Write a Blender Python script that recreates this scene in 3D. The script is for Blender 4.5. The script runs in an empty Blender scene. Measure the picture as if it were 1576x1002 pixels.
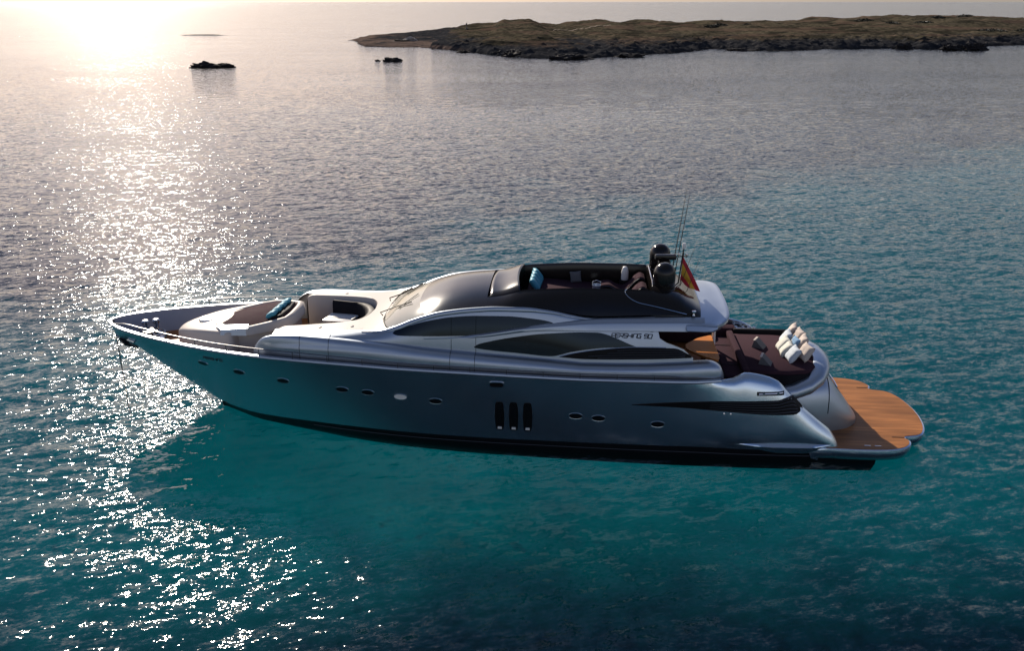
import bpy, bmesh, math, random
import numpy as np
from mathutils import Vector, Matrix, noise as mnoise

S = bpy.context.scene
COL = S.collection
R = math.radians

# ------------------------------------------------------------------ camera
CAM_H, PITCH = 13.6, 20.708
cam = bpy.data.cameras.new("camera")
cam.sensor_width = 36.0
cam.lens = 36.0 * 1320.0 / 1576.0
cam.clip_start, cam.clip_end = 0.5, 120000.0
camo = bpy.data.objects.new("camera", cam)
COL.objects.link(camo)
camo.location = (0, 0, CAM_H)
camo.rotation_euler = (R(90 - PITCH), 0, 0)
S.camera = camo

# ------------------------------------------------------------------ sky, sun, exposure
SUN_EL, SUN_AZ = 26.0, -23.7           # azimuth measured from +Y towards +X
w = bpy.data.worlds.new("World")
S.world = w
w.use_nodes = True
nt = w.node_tree
for n in list(nt.nodes):
    nt.nodes.remove(n)
sky = nt.nodes.new("ShaderNodeTexSky")
sky.sky_type = 'NISHITA'
sky.sun_disc = False
sky.sun_elevation = R(SUN_EL)
sky.sun_rotation = R(SUN_AZ)
sky.air_density = 1.0
sky.dust_density = 0.5
sky.ozone_density = 1.0
tint = nt.nodes.new("ShaderNodeMix")
tint.data_type = 'RGBA'
tint.blend_type = 'MULTIPLY'
tint.inputs['Factor'].default_value = 1.0
tint.inputs['B'].default_value = (1.0, 0.93, 0.93, 1)
bg = nt.nodes.new("ShaderNodeBackground")
bg.inputs['Strength'].default_value = 0.065
wo = nt.nodes.new("ShaderNodeOutputWorld")
hs = nt.nodes.new("ShaderNodeHueSaturation")      # hazy, washed-out sky colour
hs.inputs['Saturation'].default_value = 0.7
nt.links.new(sky.outputs['Color'], hs.inputs['Color'])
nt.links.new(hs.outputs['Color'], tint.inputs['A'])
# pale mauve haze low in the sky, clearer and darker air above
tcw = nt.nodes.new("ShaderNodeTexCoord")
sepw = nt.nodes.new("ShaderNodeSeparateXYZ")
rmw = nt.nodes.new("ShaderNodeValToRGB")
_els = [rmw.color_ramp.elements[0], rmw.color_ramp.elements[1]] + [rmw.color_ramp.elements.new(k) for k in (0.2, 0.3, 0.4)]
for e_, p_, c_ in zip(sorted(_els, key=lambda e: e.position), (0.0, 0.05, 0.12, 0.25, 0.60),
                      ((0.52, 0.55, 0.64, 1), (0.82, 0.79, 0.84, 1), (1.25, 1.16, 1.18, 1), (1.20, 1.12, 1.13, 1), (0.40, 0.64, 1.05, 1))):
    e_.position = p_
    e_.color = c_
hz_ = nt.nodes.new("ShaderNodeMix")
hz_.data_type = 'RGBA'
hz_.blend_type = 'MULTIPLY'
hz_.inputs['Factor'].default_value = 1.0
nt.links.new(tcw.outputs['Generated'], sepw.inputs[0])
nt.links.new(sepw.outputs['Z'], rmw.inputs['Fac'])
nt.links.new(tint.outputs['Result'], hz_.inputs['A'])
nt.links.new(rmw.outputs['Color'], hz_.inputs['B'])
nt.links.new(hz_.outputs['Result'], bg.inputs['Color'])
nt.links.new(bg.outputs['Background'], wo.inputs['Surface'])

sun = bpy.data.lights.new("sun", 'SUN')
sun.energy = 4.5
sun.angle = R(0.5)
sun.color = (1.0, 0.885, 0.74)
suno = bpy.data.objects.new("sun", sun)
COL.objects.link(suno)
sd = Vector((math.sin(R(SUN_AZ)) * math.cos(R(SUN_EL)), math.cos(R(SUN_AZ)) * math.cos(R(SUN_EL)), math.sin(R(SUN_EL))))
suno.rotation_euler = sd.to_track_quat('Z', 'Y').to_euler()
suno.location = sd * 200

S.view_settings.view_transform = 'Standard'
S.view_settings.look = 'None'
S.view_settings.gamma = 1.0
S.view_settings.exposure = 0.72
try:
    S.view_settings.use_curve_mapping = False
except Exception:
    pass
S.cycles.use_denoising = True
S.cycles.max_bounces = 8
S.cycles.transparent_max_bounces = 8
S.cycles.sample_clamp_indirect = 6.0
S.cycles.sample_clamp_direct = 70.0

# ------------------------------------------------------------------ material helpers
def nmat(name):
    m = bpy.data.materials.new(name)
    m.use_nodes = True
    t = m.node_tree
    for n in list(t.nodes):
        t.nodes.remove(n)
    return m, t

def node(t, kind, props=None, **ins):
    n = t.nodes.new(kind)
    for k, v in (props or {}).items():
        setattr(n, k, v)
    for k, v in ins.items():
        key = k.replace('_', ' ') if k.replace('_', ' ') in n.inputs else k
        if key.startswith('i') and key[1:].isdigit():
            s = n.inputs[int(key[1:])]
        else:
            s = n.inputs[key]
        if isinstance(v, bpy.types.NodeSocket):
            t.links.new(v, s)
        else:
            s.default_value = v
    return n

def math_n(t, op, a, b=0.0, clamp=False):
    return node(t, 'ShaderNodeMath', {'operation': op, 'use_clamp': clamp}, i0=a, i1=b).outputs[0]

def vmath(t, op, a, b=(0, 0, 0)):
    return node(t, 'ShaderNodeVectorMath', {'operation': op}, i0=a, i1=b).outputs[0]

def mixc(t, f, a, b, blend='MIX'):
    n = t.nodes.new('ShaderNodeMix')
    n.data_type = 'RGBA'
    n.blend_type = blend
    for s, v in ((n.inputs['Factor'], f), (n.inputs['A'], a), (n.inputs['B'], b)):
        if isinstance(v, bpy.types.NodeSocket):
            t.links.new(v, s)
        else:
            s.default_value = v
    return n.outputs['Result']

def ramp(t, f, stops):
    n = t.nodes.new('ShaderNodeValToRGB')
    e = n.color_ramp.elements
    while len(e) < len(stops):
        e.new(0.5)
    for k, (p, c) in enumerate(stops):
        e[k].position = p
        e[k].color = c if len(c) == 4 else (*c, 1)
    t.links.new(f, n.inputs['Fac'])
    return n.outputs['Color']

def smooth(t, v, lo, hi):
    n = node(t, 'ShaderNodeMapRange', {'interpolation_type': 'SMOOTHSTEP'}, Value=v)
    n.inputs['From Min'].default_value = lo
    n.inputs['From Max'].default_value = hi
    return n.outputs['Result']

def simple(name, col, rough=0.5, metal=0.0, var=0.12, scale=6.0, coat=0.0, spec=0.5, bump=0.0, bscale=60.0, stretch=None, sheen=0.0):
    m, t = nmat(name)
    tc = node(t, 'ShaderNodeTexCoord')
    v = tc.outputs['Object']
    if stretch:
        v = vmath(t, 'MULTIPLY', v, stretch)
    nz = node(t, 'ShaderNodeTexNoise', Vector=v, Scale=scale, Detail=5.0)
    c = mixc(t, nz.outputs['Fac'], tuple(x * (1 - var) for x in col) + (1,), tuple(min(1, x * (1 + var)) for x in col) + (1,))
    rr = math_n(t, 'MULTIPLY_ADD', nz.outputs['Fac'], rough * 0.3)
    t.nodes[-1].inputs[2].default_value = rough * 0.85
    b = node(t, 'ShaderNodeBsdfPrincipled', Roughness=rr, Metallic=metal)
    t.links.new(c, b.inputs['Base Color'])
    b.inputs['Coat Weight'].default_value = coat
    b.inputs['Coat Roughness'].default_value = 0.05
    b.inputs['Specular IOR Level'].default_value = spec
    if sheen:
        b.inputs['Sheen Weight'].default_value = sheen
    if bump:
        n2 = node(t, 'ShaderNodeTexNoise', Vector=v, Scale=bscale, Detail=4.0)
        bn = node(t, 'ShaderNodeBump', Strength=bump, Distance=0.02, Height=n2.outputs['Fac'])
        t.links.new(bn.outputs['Normal'], b.inputs['Normal'])
    o = node(t, 'ShaderNodeOutputMaterial', Surface=b.outputs[0])
    return m

M = {}
M['silver'] = simple('silver_paint', (0.40, 0.45, 0.515), 0.38, 0.92, 0.05, 1.5)
M['deckpaint'] = simple('pearl_deck_paint', (0.47, 0.425, 0.39), 0.5, 0.0, 0.05, 1.5, spec=0.14)
M['steel'] = simple('backlit_steel', (0.16, 0.16, 0.17), 0.35, 0.9, 0.1, 8.0)  # hand rail chrome, its backlit darkness put into the base colour
M['hull'] = simple('silver_hull_paint', (0.60, 0.69, 0.77), 0.22, 0.97, 0.05, 1.0, coat=0.0)
M['black'] = simple('black_bronze_paint', (0.011, 0.0092, 0.0090), 0.14, 0.0, 0.1, 2.0, spec=0.34)
M['antifoul'] = simple('black_antifouling', (0.006, 0.007, 0.009), 0.4, 0.0, 0.2, 3.0, spec=0.2)
M['rubber'] = simple('black_rubber', (0.005, 0.005, 0.006), 0.5, 0.0, 0.2, 8.0, spec=0.15)
M['glass'] = simple('tinted_glass', (0.006, 0.0075, 0.009), 0.06, 0.0, 0.5, 0.9, spec=0.38)
M['glass'].node_tree.nodes['Principled BSDF'].inputs['Specular Tint'].default_value = (0.60, 0.80, 1.0, 1)
M['screen'] = simple('windscreen_glass', (0.30, 0.29, 0.235), 0.08, 0.0, 0.1, 1.0, spec=0.6)
M['chrome'] = simple('polished_steel', (0.62, 0.62, 0.63), 0.12, 1.0, 0.05, 8.0)
M['darkmetal'] = simple('dark_metal', (0.06, 0.06, 0.065), 0.35, 0.7, 0.1, 8.0)
M['burgundy'] = simple('burgundy_fabric', (0.044, 0.022, 0.030), 0.9, 0.0, 0.25, 5.0, spec=0.05, bump=0.3, bscale=30)
M['charcoal'] = simple('charcoal_leather', (0.008, 0.007, 0.010), 0.6, 0.0, 0.2, 6.0, spec=0.15, bump=0.1)
M['cyan'] = simple('teal_fabric', (0.05, 0.26, 0.36), 0.6, 0.0, 0.2, 7.0, spec=0.3, bump=0.1)
M['tan'] = simple('sand_fabric', (0.50, 0.43, 0.38), 0.85, 0.0, 0.1, 12.0, bump=0.2)
M['palegreen'] = simple('pale_sage_fabric', (0.56, 0.56, 0.50), 0.85, 0.0, 0.1, 12.0, bump=0.2)
M['paleblue'] = simple('pale_blue_fabric', (0.50, 0.55, 0.60), 0.85, 0.0, 0.15, 10.0, bump=0.2)
M['skyblue'] = simple('sky_blue_fabric', (0.20, 0.36, 0.55), 0.8, 0.0, 0.2, 10.0, bump=0.2)
M['white'] = simple('white_gelcoat', (0.72, 0.70, 0.67), 0.3, 0.0, 0.04, 4.0)
M['cream'] = simple('cream_liner', (0.36, 0.30, 0.27), 0.55, 0.0, 0.06, 4.0)
M['orangewood'] = simple('varnished_table_wood', (0.54, 0.185, 0.036), 0.5, 0.0, 0.3, 5.0, spec=0.12, stretch=(0.4, 6, 1))
M['bulwark'] = simple('satin_grey_liner', (0.26, 0.27, 0.32), 0.55, 0.2, 0.05, 2.0, spec=0.3)
M['red'] = simple('red_cloth', (0.42, 0.015, 0.03), 0.75, 0, 0.1, 8)
M['yellow'] = simple('yellow_cloth', (0.62, 0.34, 0.03), 0.75, 0, 0.1, 8)
M['greyfab'] = simple('grey_fabric', (0.10, 0.10, 0.105), 0.8, 0, 0.2, 8)
M['letter'] = simple('dark_lettering', (0.02, 0.025, 0.04), 0.4, 0, 0.1, 8)

def teak(name, col):
    m, t = nmat(name)
    tc = node(t, 'ShaderNodeTexCoord')
    P = tc.outputs['Object']
    sp = node(t, 'ShaderNodeSeparateXYZ', Vector=P)
    pl = math_n(t, 'MULTIPLY', sp.outputs['Y'], 12.0)
    fr = math_n(t, 'FRACT', pl)
    idx = math_n(t, 'FLOOR', pl)
    wn = node(t, 'ShaderNodeTexWhiteNoise', {'noise_dimensions': '1D'}, W=idx)
    grain = node(t, 'ShaderNodeTexNoise', Vector=vmath(t, 'MULTIPLY', P, (0.9, 34.0, 4.0)), Scale=1.0, Detail=6.0)
    blot = node(t, 'ShaderNodeTexNoise', Vector=vmath(t, 'MULTIPLY', P, (0.5, 3.0, 1.0)), Scale=1.0, Detail=4.0)
    k = math_n(t, 'ADD', math_n(t, 'MULTIPLY', wn.outputs['Value'], 0.12), math_n(t, 'MULTIPLY', grain.outputs['Fac'], 0.40))
    k = math_n(t, 'ADD', k, math_n(t, 'MULTIPLY', blot.outputs['Fac'], 0.72))
    c = ramp(t, k, [(0.30, tuple(x * 0.40 for x in col)), (0.62, col), (0.88, tuple(min(1, x * 1.8) for x in col))])
    seam = math_n(t, 'LESS_THAN', fr, 0.06)
    c = mixc(t, math_n(t, 'MULTIPLY', seam, 0.35), c, (0.03, 0.02, 0.015, 1))
    b = node(t, 'ShaderNodeBsdfPrincipled', Roughness=0.5)
    b.inputs['Specular IOR Level'].default_value = 0.2
    t.links.new(c, b.inputs['Base Color'])
    node(t, 'ShaderNodeOutputMaterial', Surface=b.outputs[0])
    return m
M['teak'] = teak('teak_planking', (0.27, 0.108, 0.033))

# ------------------------------------------------------------------ mesh helpers
def link_mesh(name, verts, faces, m, parent=None, smooth=True, loc=None, rotz=None):
    me = bpy.data.meshes.new(name)
    me.from_pydata([tuple(map(float, v)) for v in verts], [], [tuple(f) for f in faces])
    me.validate()
    if isinstance(m, (list, tuple)):
        for q in m:
            me.materials.append(q)
    else:
        me.materials.append(m)
    bm = bmesh.new()
    bm.from_mesh(me)
    bmesh.ops.remove_doubles(bm, verts=bm.verts, dist=1e-5)
    bmesh.ops.recalc_face_normals(bm, faces=bm.faces)
    bm.to_mesh(me)
    bm.free()
    if smooth:
        me.polygons.foreach_set('use_smooth', [True] * len(me.polygons))
        if smooth != 'all':
            me.set_sharp_from_angle(angle=R(smooth if not isinstance(smooth, bool) else 38))
    o = bpy.data.objects.new(name, me)
    COL.objects.link(o)
    if parent:
        o.parent = parent
    if loc is not None:
        o.location = loc
    if rotz is not None:
        o.rotation_euler = (0, 0, rotz)
    return o

class MB:
    def __init__(s):
        s.v, s.f = [], []
    def add(s, v, f):
        k = len(s.v)
        s.v += [tuple(map(float, p)) for p in v]
        s.f += [tuple(i + k for i in q) for q in f]
        return s
    def grid(s, P, close_v=False, close_u=False):
        n, m = len(P), len(P[0])
        v = [p for row in P for p in row]
        f = []
        for i in range(n if close_u else n - 1):
            for j in range(m if close_v else m - 1):
                a, b = i * m + j, i * m + (j + 1) % m
                c, d = ((i + 1) % n) * m + (j + 1) % m, ((i + 1) % n) * m + j
                f.append((a, b, c, d))
        return s.add(v, f)
    def box(s, c, d, rz=0.0, rx=0.0, ry=0.0, bev=0.0):
        bm = bmesh.new()
        bmesh.ops.create_cube(bm, size=1.0)
        for v in bm.verts:
            v.co = Vector((v.co.x * d[0], v.co.y * d[1], v.co.z * d[2]))
        if bev:
            bmesh.ops.bevel(bm, geom=bm.edges[:], offset=bev, segments=2, affect='EDGES', profile=0.6)
        mt = Matrix.Translation(c) @ Matrix.Rotation(rz, 4, 'Z') @ Matrix.Rotation(ry, 4, 'Y') @ Matrix.Rotation(rx, 4, 'X')
        bm.verts.ensure_lookup_table()
        vs = [mt @ v.co for v in bm.verts]
        fs = [[v.index for v in f.verts] for f in bm.faces]
        bm.free()
        return s.add(vs, fs)
    def tube(s, pts, r, seg=8, cap=True, flat=1.0):
        pts = [Vector(p) for p in pts]
        n = len(pts)
        rr = r if isinstance(r, (list, tuple)) else [r] * n
        up = Vector((0, 0, 1))
        rows = []
        pu = None
        for i in range(n):
            d = (pts[min(i + 1, n - 1)] - pts[max(i - 1, 0)]).normalized()
            u = (pu - d * pu.dot(d)) if pu is not None else d.cross(up if abs(d.z) < 0.95 else Vector((1, 0, 0)))
            if u.length < 1e-6:
                u = d.cross(Vector((1, 0, 0)))
            u.normalize()
            pu = u
            q = d.cross(u).normalized()
            rows.append([pts[i] + (u * math.cos(a) + q * math.sin(a) * flat) * rr[i] for a in [2 * math.pi * k / seg for k in range(seg)]])
        k = len(s.v)
        s.grid(rows, close_v=True)
        if cap:
            s.f.append(tuple(k + i for i in range(seg)))
            s.f.append(tuple(k + (n - 1) * seg + i for i in range(seg))[::-1])
        return s
    def lathe(s, prof, c=(0, 0, 0), seg=20):
        rows = [[(c[0] + r * math.cos(2 * math.pi * k / seg), c[1] + r * math.sin(2 * math.pi * k / seg), c[2] + z) for k in range(seg)] for r, z in prof]
        return s.grid(rows, close_v=True)
    def prism(s, poly, z0, z1):
        n = len(poly)
        z0f = z0 if callable(z0) else (lambda x, y: z0)
        z1f = z1 if callable(z1) else (lambda x, y: z1)
        v = [(x, y, z0f(x, y)) for x, y in poly] + [(x, y, z1f(x, y)) for x, y in poly]
        f = [tuple(range(n))[::-1], tuple(range(n, 2 * n))] + [(i, (i + 1) % n, n + (i + 1) % n, n + i) for i in range(n)]
        return s.add(v, f)
    def make(s, name, m, parent=None, **k):
        return link_mesh(name, s.v, s.f, m, parent, **k)

def pchip(xs, ys):
    x = np.array(xs, float); y = np.array(ys, float); h = np.diff(x); d = np.diff(y) / h
    m = np.zeros(len(x))
    for i in range(1, len(x) - 1):
        if d[i - 1] * d[i] > 0:
            w1 = 2 * h[i] + h[i - 1]; w2 = h[i] + 2 * h[i - 1]
            m[i] = (w1 + w2) / (w1 / d[i - 1] + w2 / d[i])
    m[0] = d[0]; m[-1] = d[-1]
    def f(t):
        t = min(max(float(t), x[0]), x[-1])
        k = int(min(max(np.searchsorted(x, t) - 1, 0), len(h) - 1))
        s = (t - x[k]) / h[k]
        return float(y[k] * (1 + 2 * s) * (1 - s) ** 2 + m[k] * h[k] * s * (1 - s) ** 2 + y[k + 1] * s * s * (3 - 2 * s) + m[k + 1] * h[k] * s * s * (s - 1))
    return f

def lin(a, b, n):
    return [a + (b - a) * i / (n - 1) for i in range(n)]

def tag(o, label=None, cat=None, group=None, kind=None):
    if label: o['label'] = label
    if cat: o['category'] = cat
    if group: o['group'] = group
    if kind: o['kind'] = kind
    return o

def empty(name, loc, rotz=0.0):
    o = bpy.data.objects.new(name, None)
    o.empty_display_size = 0.3
    COL.objects.link(o)
    o.location = loc
    o.rotation_euler = (0, 0, rotz)
    return o

# ================================================================== WATER AND SEABED
def axis(parts):
    out = [parts[0][0]]
    for a, b, s0, s1 in parts:
        x, n = a, 0
        while x < b:
            s = s0 + (s1 - s0) * (x - a) / (b - a)
            x += s
            out.append(min(x, b))
    return np.array(sorted(set(np.round(out, 4))))
xr = axis([(0, 22, .11, .12), (22, 60, .13, .34), (60, 220, .36, 4), (220, 1500, 4, 120), (1500, 40000, 200, 12000)])
xs = np.concatenate([-xr[::-1][:-1], xr])
ys = axis([(-60, 6, 4, .4), (6, 42, .11, .11), (42, 110, .12, .30), (110, 260, .32, 3.0), (260, 1200, 3.5, 60), (1200, 60000, 100, 12000)])
X, Y = np.meshgrid(xs, ys)
dx = np.gradient(xs)[None, :] + 0 * X
dy = np.gradient(ys)[:, None] + 0 * X
cell = np.maximum(dx, dy)
rng = np.random.default_rng(7)
Z = np.zeros_like(X)
NW = 140
for i in range(NW):
    lam = 0.32 * (3.8 / 0.32) ** ((i + rng.random()) / NW)
    th_ = R(105) + rng.normal(0, 0.42)
    k = 2 * math.pi / lam
    slope = 0.0098 * (1.0 if lam < 0.8 else (0.8 / lam) ** 0.6)
    a = slope / k
    fade = np.clip((lam / (2.6 * cell) - 1.0), 0, 1)
    if fade.max() <= 0:
        continue
    ph = k * (X * math.cos(th_) + Y * math.sin(th_)) + rng.random() * 6.283
    Z += a * fade * (np.sin(ph) + 0.18 * np.sin(2 * ph + 1.57))
# gust patches: rougher and calmer water
gust = 0.78 + 0.22 * np.sin(X * 0.055 + 1.3 * np.sin(Y * 0.031)) * np.sin(Y * 0.047 + 1.1 * np.sin(X * 0.023 + 2))
Z *= gust
ny_, nx_ = X.shape
me = bpy.data.meshes.new("sea_water")
nv = nx_ * ny_
me.vertices.add(nv)
co = np.stack([X, Y, Z], -1).astype(np.float32).reshape(-1)
me.vertices.foreach_set('co', co)
ii = np.arange(nv).reshape(ny_, nx_)
q = np.stack([ii[:-1, :-1], ii[:-1, 1:], ii[1:, 1:], ii[1:, :-1]], -1).reshape(-1, 4)
me.loops.add(q.size)
me.loops.foreach_set('vertex_index', q.reshape(-1).astype(np.int32))
me.polygons.add(len(q))
me.polygons.foreach_set('loop_start', np.arange(0, q.size, 4, dtype=np.int32))
me.polygons.foreach_set('use_smooth', np.ones(len(q), dtype=bool))
me.update(calc_edges=True)
m, t = nmat('sea_surface')
g = node(t, 'ShaderNodeNewGeometry')
P = g.outputs['Position']
rot = node(t, 'ShaderNodeMapping', Vector=P)
rot.inputs['Rotation'].default_value = (0, 0, R(-17))
nrm = g.outputs['Normal']
acc = nrm
dist = node(t, 'ShaderNodeVectorMath', {'operation': 'LENGTH'}, i0=P).outputs['Value']
gst = node(t, 'ShaderNodeTexNoise', Vector=vmath(t, 'MULTIPLY', P, (0.018, 0.05, 1.0)), Scale=1.0, Detail=3.0)
wind = math_n(t, 'ADD', 0.45, math_n(t, 'MULTIPLY', gst.outputs['Fac'], 1.1))                  # cat's-paws and slicks
boost = math_n(t, 'ADD', 1.0, math_n(t, 'MULTIPLY', smooth(t, dist, 35.0, 190.0), 0.12))   # chop not carried by the mesh far out
boost = math_n(t, 'MULTIPLY', boost, wind)
for sc, st, k in ((2.3, (0.42, 1, 1), 0.21), (6.0, (0.45, 1, 1), 0.55), (17.0, (0.6, 1, 1), 0.36)):
    v = vmath(t, 'MULTIPLY', rot.outputs['Vector'], st)
    nz = node(t, 'ShaderNodeTexNoise', Vector=v, Scale=sc, Detail=2.0, Roughness=0.55)
    c = vmath(t, 'SUBTRACT', nz.outputs['Color'], (0.5, 0.5, 0.5))
    c = vmath(t, 'MULTIPLY', c, (k * 1.25, k * 1.25, 0.0))
    bs = boost if sc < 10 else math_n(t, 'MULTIPLY', boost, math_n(t, 'SUBTRACT', 1.0, math_n(t, 'MULTIPLY', smooth(t, dist, 70.0, 300.0), 0.9)))
    c = node(t, 'ShaderNodeVectorMath', {'operation': 'SCALE'}, i0=c, Scale=bs).outputs[0]
    acc = vmath(t, 'ADD', acc, c)
acc = vmath(t, 'NORMALIZE', acc)
fr = node(t, 'ShaderNodeFresnel', IOR=1.33, Normal=acc)
rgh = math_n(t, 'ADD', 0.045, math_n(t, 'MULTIPLY', smooth(t, dist, 70.0, 300.0), 0.045))      # ripples too small to model far out
gl = node(t, 'ShaderNodeBsdfGlossy', {'distribution': 'GGX'}, Roughness=rgh, Normal=acc)
tr = node(t, 'ShaderNodeBsdfTransparent')
tr.inputs['Color'].default_value = (0.80, 0.96, 0.97, 1)
# seen from below the sheet lets the refracted sunlight through
fac = math_n(t, 'ADD', math_n(t, 'MULTIPLY', fr.outputs[0], math_n(t, 'SUBTRACT', 1.0, g.outputs['Backfacing'])), math_n(t, 'MULTIPLY', g.outputs['Backfacing'], 0.06))
mx = node(t, 'ShaderNodeMixShader', i0=fac, i1=tr.outputs[0], i2=gl.outputs[0])
node(t, 'ShaderNodeOutputMaterial', Surface=mx.outputs[0])
me.materials.append(m)
sea = bpy.data.objects.new("sea_water", me)
COL.objects.link(sea)
tag(sea, kind='structure')

# seabed: pale sand with weed meadows, seen through the water
m, t = nmat('seabed_sand_and_weed')
g = node(t, 'ShaderNodeNewGeometry')
P = g.outputs['Position']
sp = node(t, 'ShaderNodeSeparateXYZ', Vector=P)
big = node(t, 'ShaderNodeTexNoise', Vector=P, Scale=0.055, Detail=5.0, Roughness=0.6)
med = node(t, 'ShaderNodeTexNoise', Vector=P, Scale=0.30, Detail=6.0, Roughness=0.65)
fine = node(t, 'ShaderNodeTexNoise', Vector=P, Scale=1.6, Detail=4.0, Roughness=0.6)
nb = math_n(t, 'MULTIPLY', math_n(t, 'SUBTRACT', big.outputs['Fac'], 0.5), 60.0)
nm = math_n(t, 'MULTIPLY', math_n(t, 'SUBTRACT', med.outputs['Fac'], 0.5), 10.0)
# far meadow
far = math_n(t, 'SUBTRACT', sp.outputs['Y'], math_n(t, 'MULTIPLY', sp.outputs['X'], 0.62))
far = math_n(t, 'ADD', far, math_n(t, 'ADD', nb, nm))
far = smooth(t, far, 64.0, 94.0)
# near meadow, in front and to the right
nr = math_n(t, 'ADD', math_n(t, 'MULTIPLY', nm, 0.45), sp.outputs['Y'])
nr = math_n(t, 'SUBTRACT', nr, math_n(t, 'MULTIPLY', smooth(t, sp.outputs['X'], -15.0, 0.0), 4.8))
nr = math_n(t, 'MULTIPLY', math_n(t, 'SUBTRACT', 1.0, smooth(t, nr, 16.5, 27.0)), smooth(t, nr, 8.0, 14.0))
spots = smooth(t, math_n(t, 'ADD', math_n(t, 'MULTIPLY', fine.outputs['Fac'], 0.45), math_n(t, 'MULTIPLY', med.outputs['Fac'], 0.55)), 0.57, 0.66)
sand = ramp(t, med.outputs['Fac'], [(0.3, (0.0005, 0.053, 0.067)), (0.7, (0.0008, 0.078, 0.092))])
col = mixc(t, math_n(t, 'MULTIPLY', spots, 0.55), sand, (0.0004, 0.024, 0.034, 1))
weed = ramp(t, fine.outputs['Fac'], [(0.3, (0.0003, 0.004, 0.009)), (0.7, (0.0005, 0.010, 0.018))])
col = mixc(t, far, col, (0.002, 0.005, 0.009, 1))
col = mixc(t, nr, col, weed)
b = node(t, 'ShaderNodeBsdfDiffuse')
t.links.new(col, b.inputs['Color'])
node(t, 'ShaderNodeOutputMaterial', Surface=b.outputs[0])
bv, bf = [], []
bxs = list(range(-200, 401, 10)); bys = list(range(-60, 401, 10))
bxs = [-40000, -6000, -900] + bxs + [900, 6000, 40000]
bys = [-200] + bys + [900, 6000, 60000]
bv = [(x, y, -6.0 + 0.5 * mnoise.noise(Vector((x * 0.05, y * 0.05, 3)))) for y in bys for x in bxs]
n_ = len(bxs)
bf = [(j * n_ + i, j * n_ + i + 1, (j + 1) * n_ + i + 1, (j + 1) * n_ + i) for j in range(len(bys) - 1) for i in range(n_ - 1)]
tag(link_mesh('seabed', bv, bf, m), kind='structure')

# ================================================================== ISLAND AND ROCKS
def fbm(x, y, s, o=5, seed=0.0):
    return mnoise.fractal(Vector((x * s, y * s, seed)), 0.9, 2.1, o)
shore = pchip([-64, -59, -47, -30, -20, -13, -3, 14, 26, 38, 52, 64, 79, 100, 121, 136, 150, 174, 230, 420],
              [340, 334, 292, 286, 274, 262, 239, 228, 236, 245, 262, 276, 264, 276, 279, 272, 290, 304, 330, 420])
ridge_u = pchip([-70, -62, -52, -44, -28, -24, -17, -14, -8, -4, -1, 3.5, 8, 15, 22, 29, 43, 54, 66, 76, 84, 93, 123, 143, 150, 164, 177, 190, 199, 214, 223, 238, 420],
                [0.3, 0.5, 0.75, 1.1, 1.6, 2.2, 3.1, 3.3, 3.6, 5.2, 4.7, 5.0, 5.2, 3.3, 3.2, 4.0, 4.9, 3.6, 5.2, 3.8, 3.7, 4.3, 4.3, 5.0, 6.1, 5.7, 6.3, 6.8, 6.9, 7.1, 6.5, 5.4, 4.5])
rock_w = pchip([-64, -30, -20, -10, 0, 15, 40, 65, 80, 120, 150, 200, 420], [1, 2, 14, 28, 46, 58, 54, 48, 42, 42, 38, 42, 42])
def island_h(x, y):
    s = shore(x) + 3.5 * fbm(x, y, 0.09, 4, 5) + 2.0 * fbm(x, y, 0.3, 3, 2)
    d = y - s
    back = 500 + 10 * fbm(x, 0, 0.03, 3, 9)
    if x < -20:
        back = 500 - (-20 - x) * 2.6
    db = back - y
    left = (x + 61.5) + 1.5 * fbm(x, y, .2, 3, 3)
    rw = rock_w(x)
    rid = ridge_u(x)
    if d < 0 or db < 0 or left < 0:
        return -1.2
    up = min(1.0, d / 3.0)
    rocky = min(2.6, 0.62 * rid) if rw > 6 else 0.35
    h = rocky * (1 - math.exp(-d / (rw * 0.45)))
    r1 = abs(fbm(x, y, 0.16, 5, 1)) + 0.5 * abs(fbm(x, y, 0.5, 4, 8))
    inrock = max(0.0, 1 - d / (rw * 1.35)) if rw > 6 else max(0.0, 1 - d / 25) * 0.18
    h += inrock * (r1 * 1.8 - 0.45) * up
    t_ = min(1.0, max(0.0, (d - rw * 0.8) / max(20.0, 400 - s - rw * 0.8)))
    h += (rid - rocky) * (t_ * t_ * (3 - 2 * t_))
    h += (0.65 * fbm(x, y, 0.035, 4, 11) + 0.55 * fbm(x, y, 0.11, 5, 4)) * min(1, d / 40) + 0.38 * abs(fbm(x, y, 0.45, 4, 6)) * min(1, d / 10)
    h *= min(1.0, db / 40) * min(1, left / 10)
    return h * up + 0.12 * up
ix = np.arange(-66, 330, 1.0)
iy = list(np.arange(218, 330, 0.8)) + list(np.arange(330, 520, 2.2))
iv = [(x, y, island_h(x, y)) for y in iy for x in ix]
n_ = len(ix)
ifc = []
for j in range(len(iy) - 1):
    for i in range(n_ - 1):
        a = j * n_ + i
        qd = (a, a + 1, a + n_ + 1, a + n_)
        if max(iv[k][2] for k in qd) > -1.0:
            ifc.append(qd)
m, t = nmat('island_rock_and_scrub')
g = node(t, 'ShaderNodeNewGeometry')
P = g.outputs['Position']
sp = node(t, 'ShaderNodeSeparateXYZ', Vector=P)
n1 = node(t, 'ShaderNodeTexNoise', Vector=P, Scale=0.06, Detail=6.0, Roughness=0.65)
n2 = node(t, 'ShaderNodeTexNoise', Vector=P, Scale=0.5, Detail=6.0, Roughness=0.7)
n3 = node(t, 'ShaderNodeTexNoise', Vector=vmath(t, 'MULTIPLY', P, (0.02, 0.05, 1)), Scale=1.0, Detail=5.0)
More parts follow.
